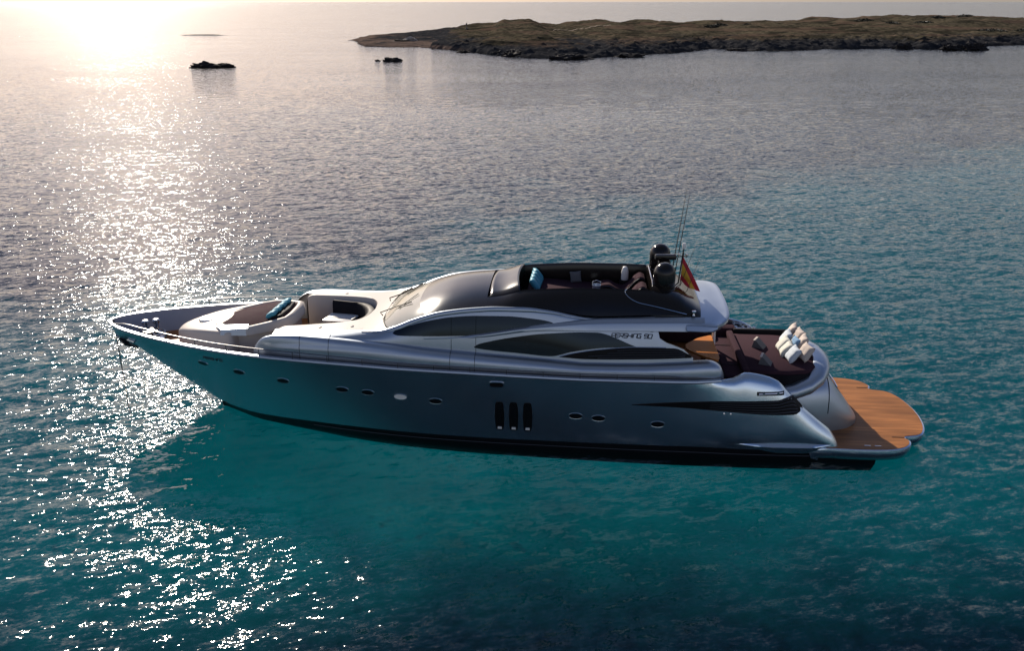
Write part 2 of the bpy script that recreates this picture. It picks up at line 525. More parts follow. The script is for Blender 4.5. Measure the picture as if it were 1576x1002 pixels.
grass = ramp(t, n2.outputs['Fac'], [(0.32, (0.018, 0.017, 0.013)), (0.5, (0.062, 0.054, 0.037)), (0.68, (0.120, 0.096, 0.068))])
scrub = ramp(t, n2.outputs['Fac'], [(0.3, (0.010, 0.011, 0.009)), (0.7, (0.046, 0.040, 0.029))])
veg = mixc(t, smooth(t, n1.outputs['Fac'], 0.47, 0.56), grass, scrub)
veg = mixc(t, math_n(t, 'MULTIPLY', smooth(t, n3.outputs['Fac'], 0.5, 0.62), 0.5), veg, (0.11, 0.072, 0.055, 1))
rock = ramp(t, n2.outputs['Fac'], [(0.3, (0.012, 0.013, 0.016)), (0.55, (0.028, 0.029, 0.032)), (0.8, (0.12, 0.107, 0.095))])
hh = math_n(t, 'ADD', sp.outputs['Z'], math_n(t, 'MULTIPLY', math_n(t, 'SUBTRACT', n1.outputs['Fac'], 0.5), 2.5))
hh = math_n(t, 'ADD', hh, math_n(t, 'MULTIPLY', math_n(t, 'SUBTRACT', n2.outputs['Fac'], 0.5), 1.6))
sl = node(t, 'ShaderNodeSeparateXYZ', Vector=g.outputs['Normal'])
steep = smooth(t, sl.outputs['Z'], 0.95, 0.80)
isveg = math_n(t, 'MULTIPLY', smooth(t, hh, 1.7, 2.7), math_n(t, 'SUBTRACT', 1.0, math_n(t, 'MULTIPLY', steep, 0.8)))
beach = math_n(t, 'MULTIPLY', smooth(t, sp.outputs['X'], -10.0, -24.0), math_n(t, 'SUBTRACT', 1.0, smooth(t, hh, 0.5, 1.1)))
rock = mixc(t, math_n(t, 'MULTIPLY', beach, 0.9), rock, ramp(t, n2.outputs['Fac'], [(0.3, (0.065, 0.048, 0.040)), (0.7, (0.19, 0.14, 0.115))]))
col = mixc(t, isveg, rock, veg)
wet = smooth(t, sp.outputs['Z'], 0.7, 0.15)
col = mixc(t, math_n(t, 'MULTIPLY', wet, math_n(t, 'SUBTRACT', 0.75, math_n(t, 'MULTIPLY', beach, 0.6))), col, (0.018, 0.019, 0.021, 1))
b = node(t, 'ShaderNodeBsdfPrincipled', Roughness=0.9)
b.inputs['Specular IOR Level'].default_value = 0.0
t.links.new(col, b.inputs['Base Color'])
node(t, 'ShaderNodeOutputMaterial', Surface=b.outputs[0])
tag(link_mesh('island_terrain', iv, ifc, m, smooth=30), kind='structure')

# footpath over the island
pth = []
for k in range(40):
    x = 16 + 24 * k / 39; y = 352 + 14 * k / 39 + 1.2 * math.sin(k * 0.5)
    z = max(island_h(x, y), island_h(x, y + .8), island_h(x, y - .8)) + 0.12
    pth.append([(x, y - .8, z), (x, y + .8, z)])
tag(MB().grid(pth).make('island_footpath', simple('pale_dirt', (0.34, 0.26, 0.20), 0.95, scale=2)), kind='structure')

ROCKM = simple('dark_wet_rock', (0.022, 0.021, 0.023), 0.8, 0.0, 0.6, 1.3, spec=0.1, bump=0.6, bscale=6)
PALEM = simple('pale_rock', (0.34, 0.30, 0.27), 0.9, 0.0, 0.3, 1.0, bump=0.5, bscale=5)
def rock_mesh(seed, size, lumps):
    """one boulder body: an icosphere pushed about by ridged noise, flat foot under water"""
    bm = bmesh.new()
    bmesh.ops.create_icosphere(bm, subdivisions=5, radius=1.0)
    for v in bm.verts:
        p = v.co.copy()
        n = mnoise.fractal(p * lumps + Vector((seed * 7.3, 0, 0)), 0.8, 2.2, 5)
        r = mnoise.noise(p * 1.3 + Vector((0, seed * 3.1, 0)))
        f = 1 + 0.42 * n + 0.45 * r - 0.35 * abs(mnoise.noise(p * 2.6 + Vector((seed, 0, 0)))) - 0.18 * abs(mnoise.noise(p * 6 + Vector((seed, 4, 0))))
        v.co = Vector((p.x * size[0] * f, p.y * size[1] * f, p.z * size[2] * f))
    me = bpy.data.meshes.new('rock')
    bm.to_mesh(me); bm.free()
    me.polygons.foreach_set('use_smooth', [True] * len(me.polygons))
    me.set_sharp_from_angle(angle=R(28))
    return me
def rock(x, y, size, seed, label, z=0.1, mat=None, group='rocks along the island shore', lumps=1.6, cat='rock'):
    me = rock_mesh(seed, size, lumps)
    me.materials.append(mat or ROCKM)
    o = bpy.data.objects.new('boulder' if cat == 'boulder' else 'rock', me)
    COL.objects.link(o)
    o.location = (x, y, z)
    tag(o, label, cat, group)
    return o
GS = 'rocks standing in the open sea'
rock(-67.2, 197, (3.4, 1.7, 0.95), 1.2, 'dark humped rock alone in the glittering water', group=GS, lumps=2.3)
rock(-63.6, 198, (2.1, 1.0, 0.62), 2.7, 'low dark rock joined to the right end of the humped rock in the glitter', group=GS, z=0.35, lumps=2.3)
rock(-30.0, 218, (1.5, 1.0, 0.75), 3.1, 'dark rock in open water before the brown beach tip, left half of a pair', group=GS)
rock(-27.9, 218, (1.2, 1.0, 0.7), 4.4, 'dark rock in open water before the brown beach tip, right half of a pair', group=GS)
rock(-32.8, 219, (0.7, 0.5, 0.25), 5.1, 'tiny low rock left of the dark pair in open water', group=GS)
rock(-134.5, 393, (8.2, 1.0, 0.22), 6.1, 'long flat reef awash behind the glittering water', group=GS, lumps=2.4)
rock(-13.8, 257, (1.9, 1.1, 0.5), 7.2, 'low dark rock just off the beach end of the island')
rock(-3.8, 245, (1.8, 1.2, 1.0), 8.5, 'squat dark rock beside the first dark shore cliff')
rock(0.4, 240, (3.4, 2.2, 1.4), 9.2, 'broad dark rock at the foot of the first shore cliff')
rock(15, 226.5, (5.2, 2.2, 1.1), 10.4, 'dark rock tongue that reaches farthest into the bay')
rock(31, 236, (3.8, 1.8, 0.8), 11.3, 'low dark ledge rock right of the farthest rock tongue')
rock(69, 268, (5.0, 2.0, 0.7), 12.2, 'flat dark ledge rock at mid shore of the island')
rock(120.5, 277, (3.0, 2.0, 1.5), 13.9, 'rounded dark rock out from the right shore')
rock(132.5, 271.5, (3.6, 2.2, 1.9), 14.4, 'blocky dark rock, left one of two big shore blocks')
rock(139.5, 271.5, (3.9, 2.2, 1.9), 15.8, 'blocky dark rock, right one of two big shore blocks')
rock(-35.5, 315, (2.4, 1.6, 1.0), 16.6, 'pale grey boulder on the brown beach of the island', mat=PALEM, group=None, z=island_h(-35.5, 315) + .2, cat='boulder')
rock(-38.2, 312, (3.2, 1.6, 0.5), 17.5, 'low dark boulder lying left of the pale beach boulder', group=None, z=island_h(-38.2, 312) + .1, cat='boulder')

# beacon
bz = island_h(-18.6, 372)
bo = empty('beacon', (-18.6, 372, bz - 0.1))
tag(bo, 'thin dark beacon post on the rocky hump of the island', 'beacon')
MB().lathe([(0, 0), (.45, 0), (.42, .35), (.16, .4), (.12, 1.6), (.0, 1.6)], seg=10).make('post', M['darkmetal'], bo)
MB().lathe([(0, 1.58), (.3, 1.6), (.3, 2.0), (.18, 2.25), (0, 2.3)], seg=10).make('lantern', M['darkmetal'], bo)

# shrubs on the skyline
def shrub(x, y, r, h, seed, label):
    rnd = random.Random(seed)
    mb = MB()
    for k in range(420):
        a = rnd.random() * 6.283; u = rnd.random() ** 0.6
        px, py = math.cos(a) * u * r, math.sin(a) * u * r * .8
        top = h * (1 - u * u * 0.8) * (0.75 + 0.35 * mnoise.noise(Vector((px, py, seed))))
        pz = top * rnd.random() ** 0.5
        s = rnd.uniform(.14, .34)
        d1 = Vector((rnd.gauss(0, 1), rnd.gauss(0, 1), rnd.gauss(0, .7))).normalized() * s
        d2 = Vector((rnd.gauss(0, 1), rnd.gauss(0, 1), rnd.gauss(0, .7))).normalized() * s
        c = Vector((px, py, pz))
        mb.add([c - d1, c + d2, c + d1, c - d2], [(0, 1, 2, 3)])
    o = empty('shrub', (x, y, island_h(x, y) - 0.1))
    tag(o, label, 'shrub', 'shrubs on the island')
    mb.make('foliage', SHRUBM[seed % 2], o, smooth=False)
    st = MB()
    for k in range(5):
        a = k * 1.26 + seed
        st.tube([(0, 0, -.2), (math.cos(a) * r * .25, math.sin(a) * r * .25, h * .35), (math.cos(a) * r * .55, math.sin(a) * r * .5, h * .7)], [.09, .06, .02], 6)
    st.make('stem', M['darkmetal'], o)
SHRUBM = [simple('dark_shrub_leaves', (0.014, 0.017, 0.010), 0.8, 0, 0.5, 2.0), simple('olive_shrub_leaves', (0.024, 0.027, 0.014), 0.8, 0, 0.5, 2.0)]
for k, (x, y, r, h, l) in enumerate([
    (83, 378, 3.2, 1.5, 'dark rounded shrub at the middle dip of the island skyline'),
    (88, 384, 4.2, 1.6, 'wide dark shrub just right of the dip in the skyline'),
    (100, 386, 2.8, 1.5, 'small lone round shrub on the flat middle skyline'),
    (150, 388, 4.5, 1.6, 'dark shrub where the right hill begins to rise'),
    (157, 376, 4.0, 1.1, 'low olive shrub on the slope below the right hill edge'),
    (172, 380, 4.2, 1.0, 'flat olive shrub between the hill edge and the summit shrubs'),
    (186, 398, 3.2, 1.5, 'dark shrub, left of two on the summit'),
    (199, 400, 4.0, 1.6, 'dark shrub, right of two on the summit'),
    (186, 352, 6.0, 1.4, 'broad dark thicket on the slope under the summit'),
    (199, 348, 6.5, 1.3, 'long dark thicket right of the broad one under the summit'),
    (212, 358, 5.5, 1.2, 'olive thicket farthest right on the summit slope'),
]):
    shrub(x, y, r, h, k, l)

# ================================================================== THE YACHT
PSI = R(-4.35)
YO = Vector((-14.587, 28.439, 0))
yacht = empty('motor_yacht', YO, PSI)
tag(yacht, 'long low silver motor yacht with black glossy hardtop, at rest in clear teal water', 'yacht')
def W(x, y, z):
    return YO + Matrix.Rotation(PSI, 3, 'Z') @ Vector((x, y, z))
def put(name, lx, ly, lz, label, cat, group=None, rz=0.0):
    return tag(empty(name, W(lx, ly, lz), PSI + rz), label, cat, group)

# ---- lines of the hull (x aft from the bow, y to starboard, z up from the waterline)
yr = pchip([.43, .5, .6, 1, 1.5, 2, 2.5, 3, 4, 5, 6, 7, 8, 10, 12, 14, 18, 21, 23, 25.1], [0.02, .2, .38, .74, 1.04, 1.29, 1.51, 1.71, 2.08, 2.35, 2.54, 2.68, 2.78, 2.92, 2.98, 3.0, 2.98, 2.93, 2.85, 2.75])
zr = pchip([.43, 2, 4.1, 5.3, 7.4, 9.9, 11, 13, 16, 17.1, 19.1, 20.1, 21.3, 21.7, 22.02, 22.57, 23.08, 23.32, 24.13, 25.05, 25.14], [3.08, 3.07, 3.04, 3.0, 2.94, 2.88, 2.83, 2.78, 2.69, 2.665, 2.665, 2.665, 2.665, 2.71, 2.86, 2.78, 2.60, 2.36, 1.55, .72, .5])
stem = pchip([.43, .5, .59, 1.31, 2.07, 3.16, 3.94, 4.3, 5.2, 30], [2.95, 2.62, 2.45, 2.05, 1.49, .71, .17, -.05, -.15, -.15])
yb = pchip([4.2, 5.0, 5.84, 7.88, 9.81, 11.85, 14, 16.2, 18.2, 20.3, 22.3, 24.4, 26.4], [.02, .50, .98, 1.55, 2.0, 2.3, 2.47, 2.57, 2.65, 2.69, 2.69, 2.66, 2.58])
zbt = pchip([4.1, 4.6, 5.87, 7.9, 9.81, 14, 20, 22.2, 26.3], [.06, .15, .24, .28, .32, .31, .35, .36, .36])
def hull_y(x, z):
    zb = stem(x)
    ze = zr(x)
    t = min(max((z - zb) / max(ze - zb, .02), 0), 1)
    y0 = yb(x) if x > 4.2 else 0.02
    yA = y0 + (yr(x) - y0) * t ** 0.9
    wt = min(max((x - 20.3) / 2.2, 0), 1)
    wt = wt * wt * (3 - 2 * wt)
    if wt > 0:
        ym = yr(x) + .02
        yt = 2.52 - .03 * max(0, x - 23)
        zz = min(max(z / 2.5, 0), 1)
        full = y0 + (ym - y0) * math.sin(min(1, zz * 2.2) * math.pi / 2) ** .8
        sh = max(0, (t - .55) / .45)
        yB = full + (yt - full) * (1 - math.sqrt(max(0, 1 - sh ** 2.2)))
        return yA + (yB - yA) * wt
    return yA
hx = [.43, .46, .5, .55, .6, .7, .85, 1, 1.25, 1.5, 1.75, 2, 2.5, 3, 3.5, 3.94, 4.2, 4.6, 5, 5.5, 6, 6.5, 7, 8, 9, 10, 11, 12, 13, 14, 15, 16, 17, 18, 19, 20, 20.5, 21, 21.3, 21.5, 21.7, 21.85, 22.02, 22.2, 22.4, 22.57, 22.8, 23.08, 23.2, 23.32, 23.6, 24, 24.4, 24.8, 25.05, 25.14]
NT = 22
mb = MB()
for s in (-1, 1):
    P = []
    for x in hx:
        z0 = max(stem(x), zbt(x) if x >= 4.1 else -9)
        ze = zr(x)
        P.append([(x, s * hull_y(x, z0 + (ze - z0) * j / NT), z0 + (ze - z0) * j / NT) for j in range(NT + 1)])
    mb.grid(P)
# inner faces of the aft quarters, beside the stairs
for s in (-1, 1):
    P = []
    for x in [a for a in hx if a >= 21.3]:
        yt = hull_y(x, zr(x))
        P.append([(x, s * yt, zr(x)), (x, s * (yt - .05), zr(x) + .015), (x, s * (yt - .10), zr(x) - .01), (x, s * (yt - .13), .46)])
    mb.grid(P)
    x = 25.14
    mb.grid([[(x, s * hull_y(x, .36), .36), (x, s * hull_y(x, .5), .5)], [(x, s * 2.3, .36), (x, s * 2.3, .5)]])
hull = mb.make('hull', M['hull'], yacht, smooth=50)
# boot stripe and the underwater body
mb = MB()
kz = pchip([4.1, 5, 8, 12, 26.4], [.02, -.35, -.9, -1.1, -.9])
bx = [4.1, 4.3, 4.6, 5, 5.5, 6, 7, 8, 9, 10, 11, 12, 13, 14, 16, 18, 20, 22, 24, 25.14, 26.35]
for s in (-1, 1):
    P = []
    for x in bx:
        y1 = yb(x) if x > 4.2 else .02
        P.append([(x, s * (hull_y(min(x, 25.1), zbt(x)) if x < 25.2 else 2.62), zbt(x)), (x, s * (y1 + .5 * (hull_y(min(x, 25.1), zbt(x)) - y1)), zbt(x) * .45), (x, s * y1, -.12), (x, s * max(0, y1 - .28), min(-.12, -.42 * (y1 / 2.6) - .1)), (x, 0, min(kz(x), -.13) if x > 4.2 else .02)])
    mb.grid(P)
y1 = 2.62
mb.add([(26.35, -y1, .36), (26.35, y1, .36), (26.35, 2.3, -.5), (26.35, -2.3, -.5)], [(0, 1, 2, 3)])
mb.make('boot_stripe', M['antifoul'], yacht)
# thin pale line along the boot stripe
mb = MB()
mb.tube([(x, -(hull_y(x, zbt(x) * .45) + .012), zbt(x) * .42) for x in lin(8, 25, 40)], .013, 6)
mb.make('waterline_stripe', M['darkmetal'], yacht)

# rail cap and inner bulwark
deckz = pchip([.5, 5, 7, 8.5, 9.5, 12, 16, 21.4], [2.42, 2.42, 2.48, 2.55, 2.68, 2.70, 2.57, 2.55])
mb = MB()
cx = [a for a in hx if a <= 21.3]
for s in (-1, 1):
    P = []
    for x in cx:
        y = hull_y(x, zr(x))
        wd = min(.11, y * .8)
        P.append([(x, s * (y + .012), zr(x) - .055), (x, s * (y + .028), zr(x) - .01), (x, s * (y + .012), zr(x) + .03), (x, s * (y - wd), zr(x) + .03), (x, s * (y - wd), zr(x) - .03)])
    mb.grid(P)
mb.make('rail_cap', M['silver'], yacht)
mb = MB()
for s in (-1, 1):
    P = []
    for x in [.5, .6, .75] + cx[7:]:
        row = []
        for k in range(6):
            z = zr(x) + .01 + (deckz(x) - .02 - zr(x)) * k / 5
            row.append((x, s * max(.008, hull_y(x, z) - min(.10, hull_y(x, z) * .6)), z))
        P.append(row)
    mb.grid(P)
mb.make('bulwark', M['bulwark'], yacht)
mb = MB()
P = []
for x in [.55, .8, 1.1, 1.5, 2, 3, 4, 5, 6, 7, 8, 8.5, 9, 9.5, 10, 12, 14, 16, 18, 19.3]:
    y = max(.01, hull_y(x, deckz(x)) - .09)
    P.append([(x, y * k, deckz(x)) for k in lin(-1, 1, 5)])
mb.grid(P)
for s in (-1, 1):
    mb.grid([[(x, s * (hull_y(x, zr(x)) - .09), deckz(x)), (x, s * 2.3, deckz(x))] for x in lin(19.3, 21.5, 6)])
mb.make('teak_deck', M['teak'], yacht)

# hand rail along both sides, each stanchion its own piece
for s in (-1, 1):
    xs_ = lin(.75, 20.2, 60)
    hrz = lambda x: zr(x) + .05 + .21 * min(1, (x - .7) / .8) * min(1, max(0.0, (20.3 - x) / .5)) ** .5 * (1 - .35 * min(1, max(0, (x - 8) / 4)))
    rail = MB().tube([(x, s * (hull_y(x, zr(x)) - .05), hrz(x)) for x in xs_], .017, 6).make('handrail', M['steel'], yacht)
    for k in range(17):
        x = 1.0 + 1.14 * k
        y = s * (hull_y(x, zr(x)) - .05)
        MB().tube([(x, y, zr(x) + .02), (x, y, hrz(x))], .014, 6).make('stanchion', M['steel'], rail)

# ---- portholes on the side
def hull_frame(x, z, off=.0):
    p = Vector((x, -hull_y(x, z), z))
    tx = (Vector((x + .1, -hull_y(x + .1, z), z)) - Vector((x - .1, -hull_y(x - .1, z), z))).normalized()
    tz = (Vector((x, -hull_y(x, z + .08), z + .08)) - Vector((x, -hull_y(x, z - .08), z - .08))).normalized()
    n = tx.cross(tz).normalized()
    if n.y > 0: n = -n
    tz = (tz - tx * tz.dot(tx)).normalized()
    return p + n * off, tx, tz, n
def oval(x, z, rx, rz, off, seg=28, pw=2.0):
    p, tx, tz, n = hull_frame(x, z, off)
    out = []
    for k in range(seg):
        a = 2 * math.pi * k / seg
        c, s_ = math.cos(a), math.sin(a)
        out.append((p + tx * rx * math.copysign(abs(c) ** (2 / pw), c) + tz * rz * math.copysign(abs(s_) ** (2 / pw), s_), n))
    return out, p, n
def porthole(x, z, rx=.235, rz=.125, glass='glass'):
    o, p, n = oval(x, z, rx, rz, .002)
    i, _, _ = oval(x, z, rx - .015, rz - .015, .010)
    i2, _, _ = oval(x, z, rx - .028, rz - .028, .004)
    mb = MB()
    mb.grid([[q for q, _ in o], [q + n * .006 for q, _ in o], [q for q, _ in i], [q for q, _ in i2]], close_v=True)
    rim = mb.make('porthole', M['hull'], yacht)
    g_ = [q for q, _ in i2]
    MB().add(g_ + [p + n * .006], [(k, (k + 1) % len(g_), len(g_)) for k in range(len(g_))]).make('pane', M[glass], rim)
    return rim
for k, (x, z) in enumerate([(4.40, 2.28), (5.77, 2.17), (7.31, 2.01), (9.32, 1.87), (10.18, 1.83), (11.25, 1.75), (12.39, 1.65), (16.86, 1.32), (17.58, 1.27), (19.44, 1.13)]):
    pr = porthole(x, z, glass='white' if k == 5 else 'glass')  # one pane takes the plain white colour
    if k == 5:
        pr['label'] = 'bright porthole with a white pane'
# oval vent
o, p, n = oval(14.37, 2.40, .24, .105, .006, pw=3.5)
i, _, _ = oval(14.37, 2.40, .205, .07, .03, pw=3.5)
i2, _, _ = oval(14.37, 2.395, .20, .065, .004, pw=3.5)
vent = MB().grid([[q for q, _ in o], [q + n * .022 for q, _ in o], [q for q, _ in i], [q for q, _ in i2]], close_v=True).make('hawse_vent', M['chrome'], yacht)
g_ = [q for q, _ in i2]
MB().add(g_ + [p + n * .004], [(k, (k + 1) % len(g_), len(g_)) for k in range(len(g_))]).make('recess', M['rubber'], vent)
# three upright hull windows
for x in (14.44, 14.89, 15.34):
    def ring(hw, z0, z1, off):
        pts = []
        for k in range(20):
            a = 2 * math.pi * k / 20
            c, s_ = math.cos(a), math.sin(a)
            zz = (z0 + z1) / 2 + (z1 - z0) / 2 * math.copysign(abs(s_) ** .3, s_)
            wx = hw * (1 - .22 * abs(2 * (zz - z0) / (z1 - z0) - 1) ** 2)
            q, tx, tz, n = hull_frame(x + wx * math.copysign(abs(c) ** .3, c), zz, off)
            pts.append(q)
        return pts
    a_, b_, c_ = ring(.155, .66, 1.76, .003), ring(.145, .67, 1.75, .022), ring(.105, .71, 1.71, .022)
    d_ = ring(.10, .715, 1.70, .008)
    fr_ = MB().grid([a_, b_, c_, d_], close_v=True).make('hull_window', M['rubber'], yacht)
    MB().add(d_, [tuple(range(20))]).make('pane', M['glass'], fr_)
    q, tx, tz, n = hull_frame(x, .765, .014)
    MB().add([q - tx * .07 - tz * .04, q + tx * .07 - tz * .04, q + tx * .06 + tz * .04, q - tx * .06 + tz * .04, q - tx * .07 - tz * .04 + n * .02, q + tx * .07 - tz * .04 + n * .02, q + tx * .06 + tz * .04 + n * .02, q - tx * .06 + tz * .04 + n * .02],
             [(4, 5, 6, 7), (0, 1, 5, 4), (1, 2, 6, 5), (2, 3, 7, 6), (3, 0, 4, 7)]).make('window_sill', M['white'], fr_)

# ---- the black air intake along the aft side, with curved fins
def side_patch(xs_, top, bot, off, n=6, yf=None, skirt=.03):
    yf = yf or (lambda x, z: -hull_y(x, z))
    P = []
    for x in xs_:
        a, b = top(x), bot(x)
        row = [(x, yf(x, b) + skirt - off, b)]
        for j in range(n + 1):
            z = b + (a - b) * j / n
            row.append((x, yf(x, z) - off, z))
        row.append((x, yf(x, a) + skirt - off, a))
        P.append(row)
    return P
ti = pchip([18.59, 19.95, 21.14, 22.6, 23.10, 23.3, 23.5, 23.75, 23.9], [1.835, 1.96, 2.03, 2.08, 2.10, 2.16, 2.17, 1.97, 1.80])
bi = pchip([18.59, 19.96, 21.56, 23.1, 23.6, 23.9], [1.82, 1.78, 1.69, 1.62, 1.62, 1.76])
intake = MB().grid(side_patch(lin(18.59, 23.9, 50), ti, bi, .012)).make('air_intake', M['rubber'], yacht)
for k in range(5):
    f0 = .10 + .19 * k
    pts = []
    for j in range(22):
        u = j / 21
        x = 21.0 + (2.25 + .33 * (4 - k) * .2 + .28) * u - .12 * k * 0
        x = min(x, 23.72 - .02 * k)
        z = bi(x) + (ti(x) - bi(x)) * (f0 + .10 * u * u)
        pts.append((x, -hull_y(x, z) - .022, z))
    MB().tube(pts, [.006 + .014 * j / 21 for j in range(22)], 6).make('fin', M['darkmetal'], intake)
# pair of small drain fittings below the intake
for x in (21.45, 21.65):
    q, tx, tz, n = hull_frame(x, 1.62, .005)
    MB().lathe([(0, 0), (.028, 0), (.028, .02), (0, .025)], seg=10).make('drain_fitting', M['chrome'], yacht, loc=q).rotation_euler = (R(80), 0, 0)

# spray ledge along the aft chine
mb = MB()
P = []
for x in lin(21.7, 24.85, 22):
    u = min(1, (x - 21.7) / 1.6, (24.85 - x) / .9 + .12); u = u * u * (3 - 2 * u)
    y = hull_y(min(x, 25.1), .5)
    P.append([(x, -(y - .02), .62), (x, -(y + .001 + .06 * u), .585), (x, -(y + .001 + .13 * u), .53), (x, -(y + .001 + .13 * u), .57 - .10 * u), (x, -(y + .001 + .05 * u), .57 - .27 * u), (x, -(y - .08), .57 - .32 * u)])
mb.grid(P)
mb.make('spray_ledge', M['hull'], yacht)

# ---- swim platform
half = [(24.2, 2.78), (25.2, 2.84), (26.2, 2.84), (26.8, 2.77), (27.2, 2.62), (27.43, 2.42), (27.54, 2.18), (27.54, 2.02), (27.46, 1.92), (27.48, 1.84), (27.66, 1.80), (27.90, 1.74), (28.08, 1.62), (28.22, 1.40), (28.34, 1.08), (28.43, .65), (28.47, .22)]
def dens(h):
    out = []
    for a, b in zip(h[:-1], h[1:]):
        out += [(a[0] + (b[0] - a[0]) * k / 3, a[1] + (b[1] - a[1]) * k / 3) for k in range(3)]
    return out + [h[-1]]
def smoothed(h):
    for _ in range(2):
        h = [h[0]] + [((h[i - 1][0] + 2 * h[i][0] + h[i + 1][0]) / 4, (h[i - 1][1] + 2 * h[i][1] + h[i + 1][1]) / 4) for i in range(1, len(h) - 1)] + [h[-1]]
    return h
half = smoothed(dens(half))
full = [(x, -y) for x, y in half] + [(x, y) for x, y in half[::-1]]
def inset(poly, d):
    n = len(poly); out = []
    for i in range(n):
        a, b, c = Vector(poly[i - 1]), Vector(poly[i]), Vector(poly[(i + 1) % n])
        t_ = (c - a).normalized()
        nn = Vector((-t_.y, t_.x))
        out.append(tuple(b + nn * d))
    return out
pb = MB()
rings = [(inset(full, .30), .04), (inset(full, .10), .10), (inset(full, .01), .28), (full, .40), (inset(full, .012), .47), (inset(full, .05), .487), (inset(full, .06), .487)]
pb.grid([[(x, y, z) for x, y in r] for r, z in rings], close_v=True)
pb.f.append(tuple(len(pb.v) - len(full) + k for k in range(len(full))))
plat = pb.make('swim_platform', M['hull'], yacht, smooth=50)
tb = inset(full, .065)
MB().prism(tb, .484, .50).make('teak_top', M['teak'], plat, smooth=False)
for x in (26.05, 26.37):
    MB().box((x, -2.55, .506), (.20, .035, .012), bev=.003).make('deck_plate', M['chrome'], plat)
for y in (-1.9, 1.9):
    MB().box((27.2, y, .504), (.38, .035, .006)).make('hinge_seam', M['rubber'], plat)
MB().box((26.85, -2.2, .0), (.35, .12, .22), bev=.04).make('trim_tab', M['antifoul'], yacht)

# ---- garage hump at the stern
hz = pchip([22.6, 24.3, 24.8, 25.05, 25.35, 25.8, 26.1, 26.22, 26.28], [2.28, 2.36, 2.34, 2.15, 1.78, 1.2, .80, .62, .5])
hw = pchip([22.6, 24.2, 24.8, 25.3, 25.7, 26.0, 26.18, 26.28], [1.86, 1.80, 1.70, 1.56, 1.38, 1.12, .8, .35])
def hump_row(x, off=0.0, n=30):
    row = []
    w_, h_ = hw(x) + off, hz(x) - .46 + off
    for k in range(n + 1):
        a = math.pi * k / n
        c, s_ = math.cos(a), math.sin(a)
        row.append((x, -w_ * math.copysign(abs(c) ** .36, c) * (1 - .10 * abs(s_) ** 2), .46 + h_ * abs(s_) ** .42))
    return row
hxs = [22.6, 23, 23.4, 23.8, 24.2, 24.5, 24.7, 24.85, 25, 25.15, 25.3, 25.5, 25.7, 25.85, 26, 26.1, 26.18, 26.24, 26.28]
hump = MB().grid([hump_row(x) for x in hxs])
hump.f.append(tuple(len(hump.v) - 31 + k for k in range(31)))
hump = hump.make('stern_garage', M['silver'], yacht, smooth=60)
MB().tube(hump_row(24.98, .004)[1:-1], .012, 6).make('door_seam', M['rubber'], hump)
mb = MB()
P = []
for u in lin(.25, .75, 8):
    x = 25.28 + .5 * u
    P.append([(x, y, hz(x) + .012) for y in lin(-.75, .75, 9)])
mb.grid(P)
mb.make('transom_window', M['glass'], hump)
mb = MB()
mb.tube([(25.45, -.75, hz(25.45) + .03), (25.45, -.4, hz(25.45) + .07), (25.45, .4, hz(25.45) + .07), (25.45, .75, hz(25.45) + .03)], .02, 8)
mb.make('grab_handle', M['chrome'], hump)
# vents high on the hump side
mb = MB()
for k in range(6):
    mb.box((22.75 + .13 * k, -1.90, 2.16 - .035 * k), (.11, .12, .035), ry=R(18), bev=.01)
mb.make('side_louvre', M['darkmetal'], hump)
# coaming lip around the aft sunpad
cpts = [(22.75, -1.84, 1.98), (23.3, -1.90, 2.08), (23.8, -1.90, 2.19), (24.25, -1.80, 2.34), (24.6, -1.55, 2.50), (24.85, -1.1, 2.61), (24.99, -.55, 2.66), (25.03, 0, 2.67)]
cpts = cpts + [(x, -y, z) for x, y, z in cpts[::-1][1:]]
rows = []
for i, (x, y, z) in enumerate(cpts):
    a = Vector(cpts[max(i - 1, 0)]); b = Vector(cpts[min(i + 1, len(cpts) - 1)])
    d = (b - a); nn = Vector((d.y, -d.x, 0)).normalized()
    c = Vector((x, y, z))
    kk = 1.0 + .25 * min(1, max(0, (z - 2.3) / .3))
    prof = [(-.30, -.34), (-.05, -.46), (.12, -.40), (.17, -.27), (.14, -.12), (.05, -.035), (-.06 * kk, .0), (-.22 * kk, .005), (-.29 * kk, -.03), (-.30 * kk, -.2)]
    rows.append([c + nn * q[0] + Vector((0, 0, q[1])) for q in prof])
MB().grid(rows).make('coaming', M['silver'], yacht, smooth=60)
# burgundy sunpad and dark base
sp_poly = [(22.25, -1.62), (23.6, -1.66), (24.2, -1.52), (24.55, -1.2), (24.72, -.7), (24.76, 0)]
sp_poly = sp_poly + [(x, -y) for x, y in sp_poly[::-1][1:]]
def pad(poly, z0, z1, ins=.06, zf=None):
    mb = MB()
    zf = zf or (lambda x, y: 0.0)
    rs = [(poly, z0), (poly, z1 - ins), (inset(poly, ins * .35), z1 - ins * .3), (inset(poly, ins), z1)]
    mb.grid([[(x, y, z + zf(x, y)) for x, y in r] for r, z in rs], close_v=True)
    n = len(poly)
    mb.f.append(tuple(len(mb.v) - n + k for k in range(n)))
    return mb
pad(sp_poly[::1], 2.30, 2.58).make('aft_sunpad', M['burgundy'], yacht, smooth=50)
mb = MB()
mb.prism(inset(sp_poly, -.05), 1.9, 2.46)
mb.make('sunpad_base', M['charcoal'], yacht, smooth=False)
MB().box((23.35, 1.82, 2.55), (1.9, .14, .30), bev=.05).make('sunpad_bolster', M['charcoal'], yacht)

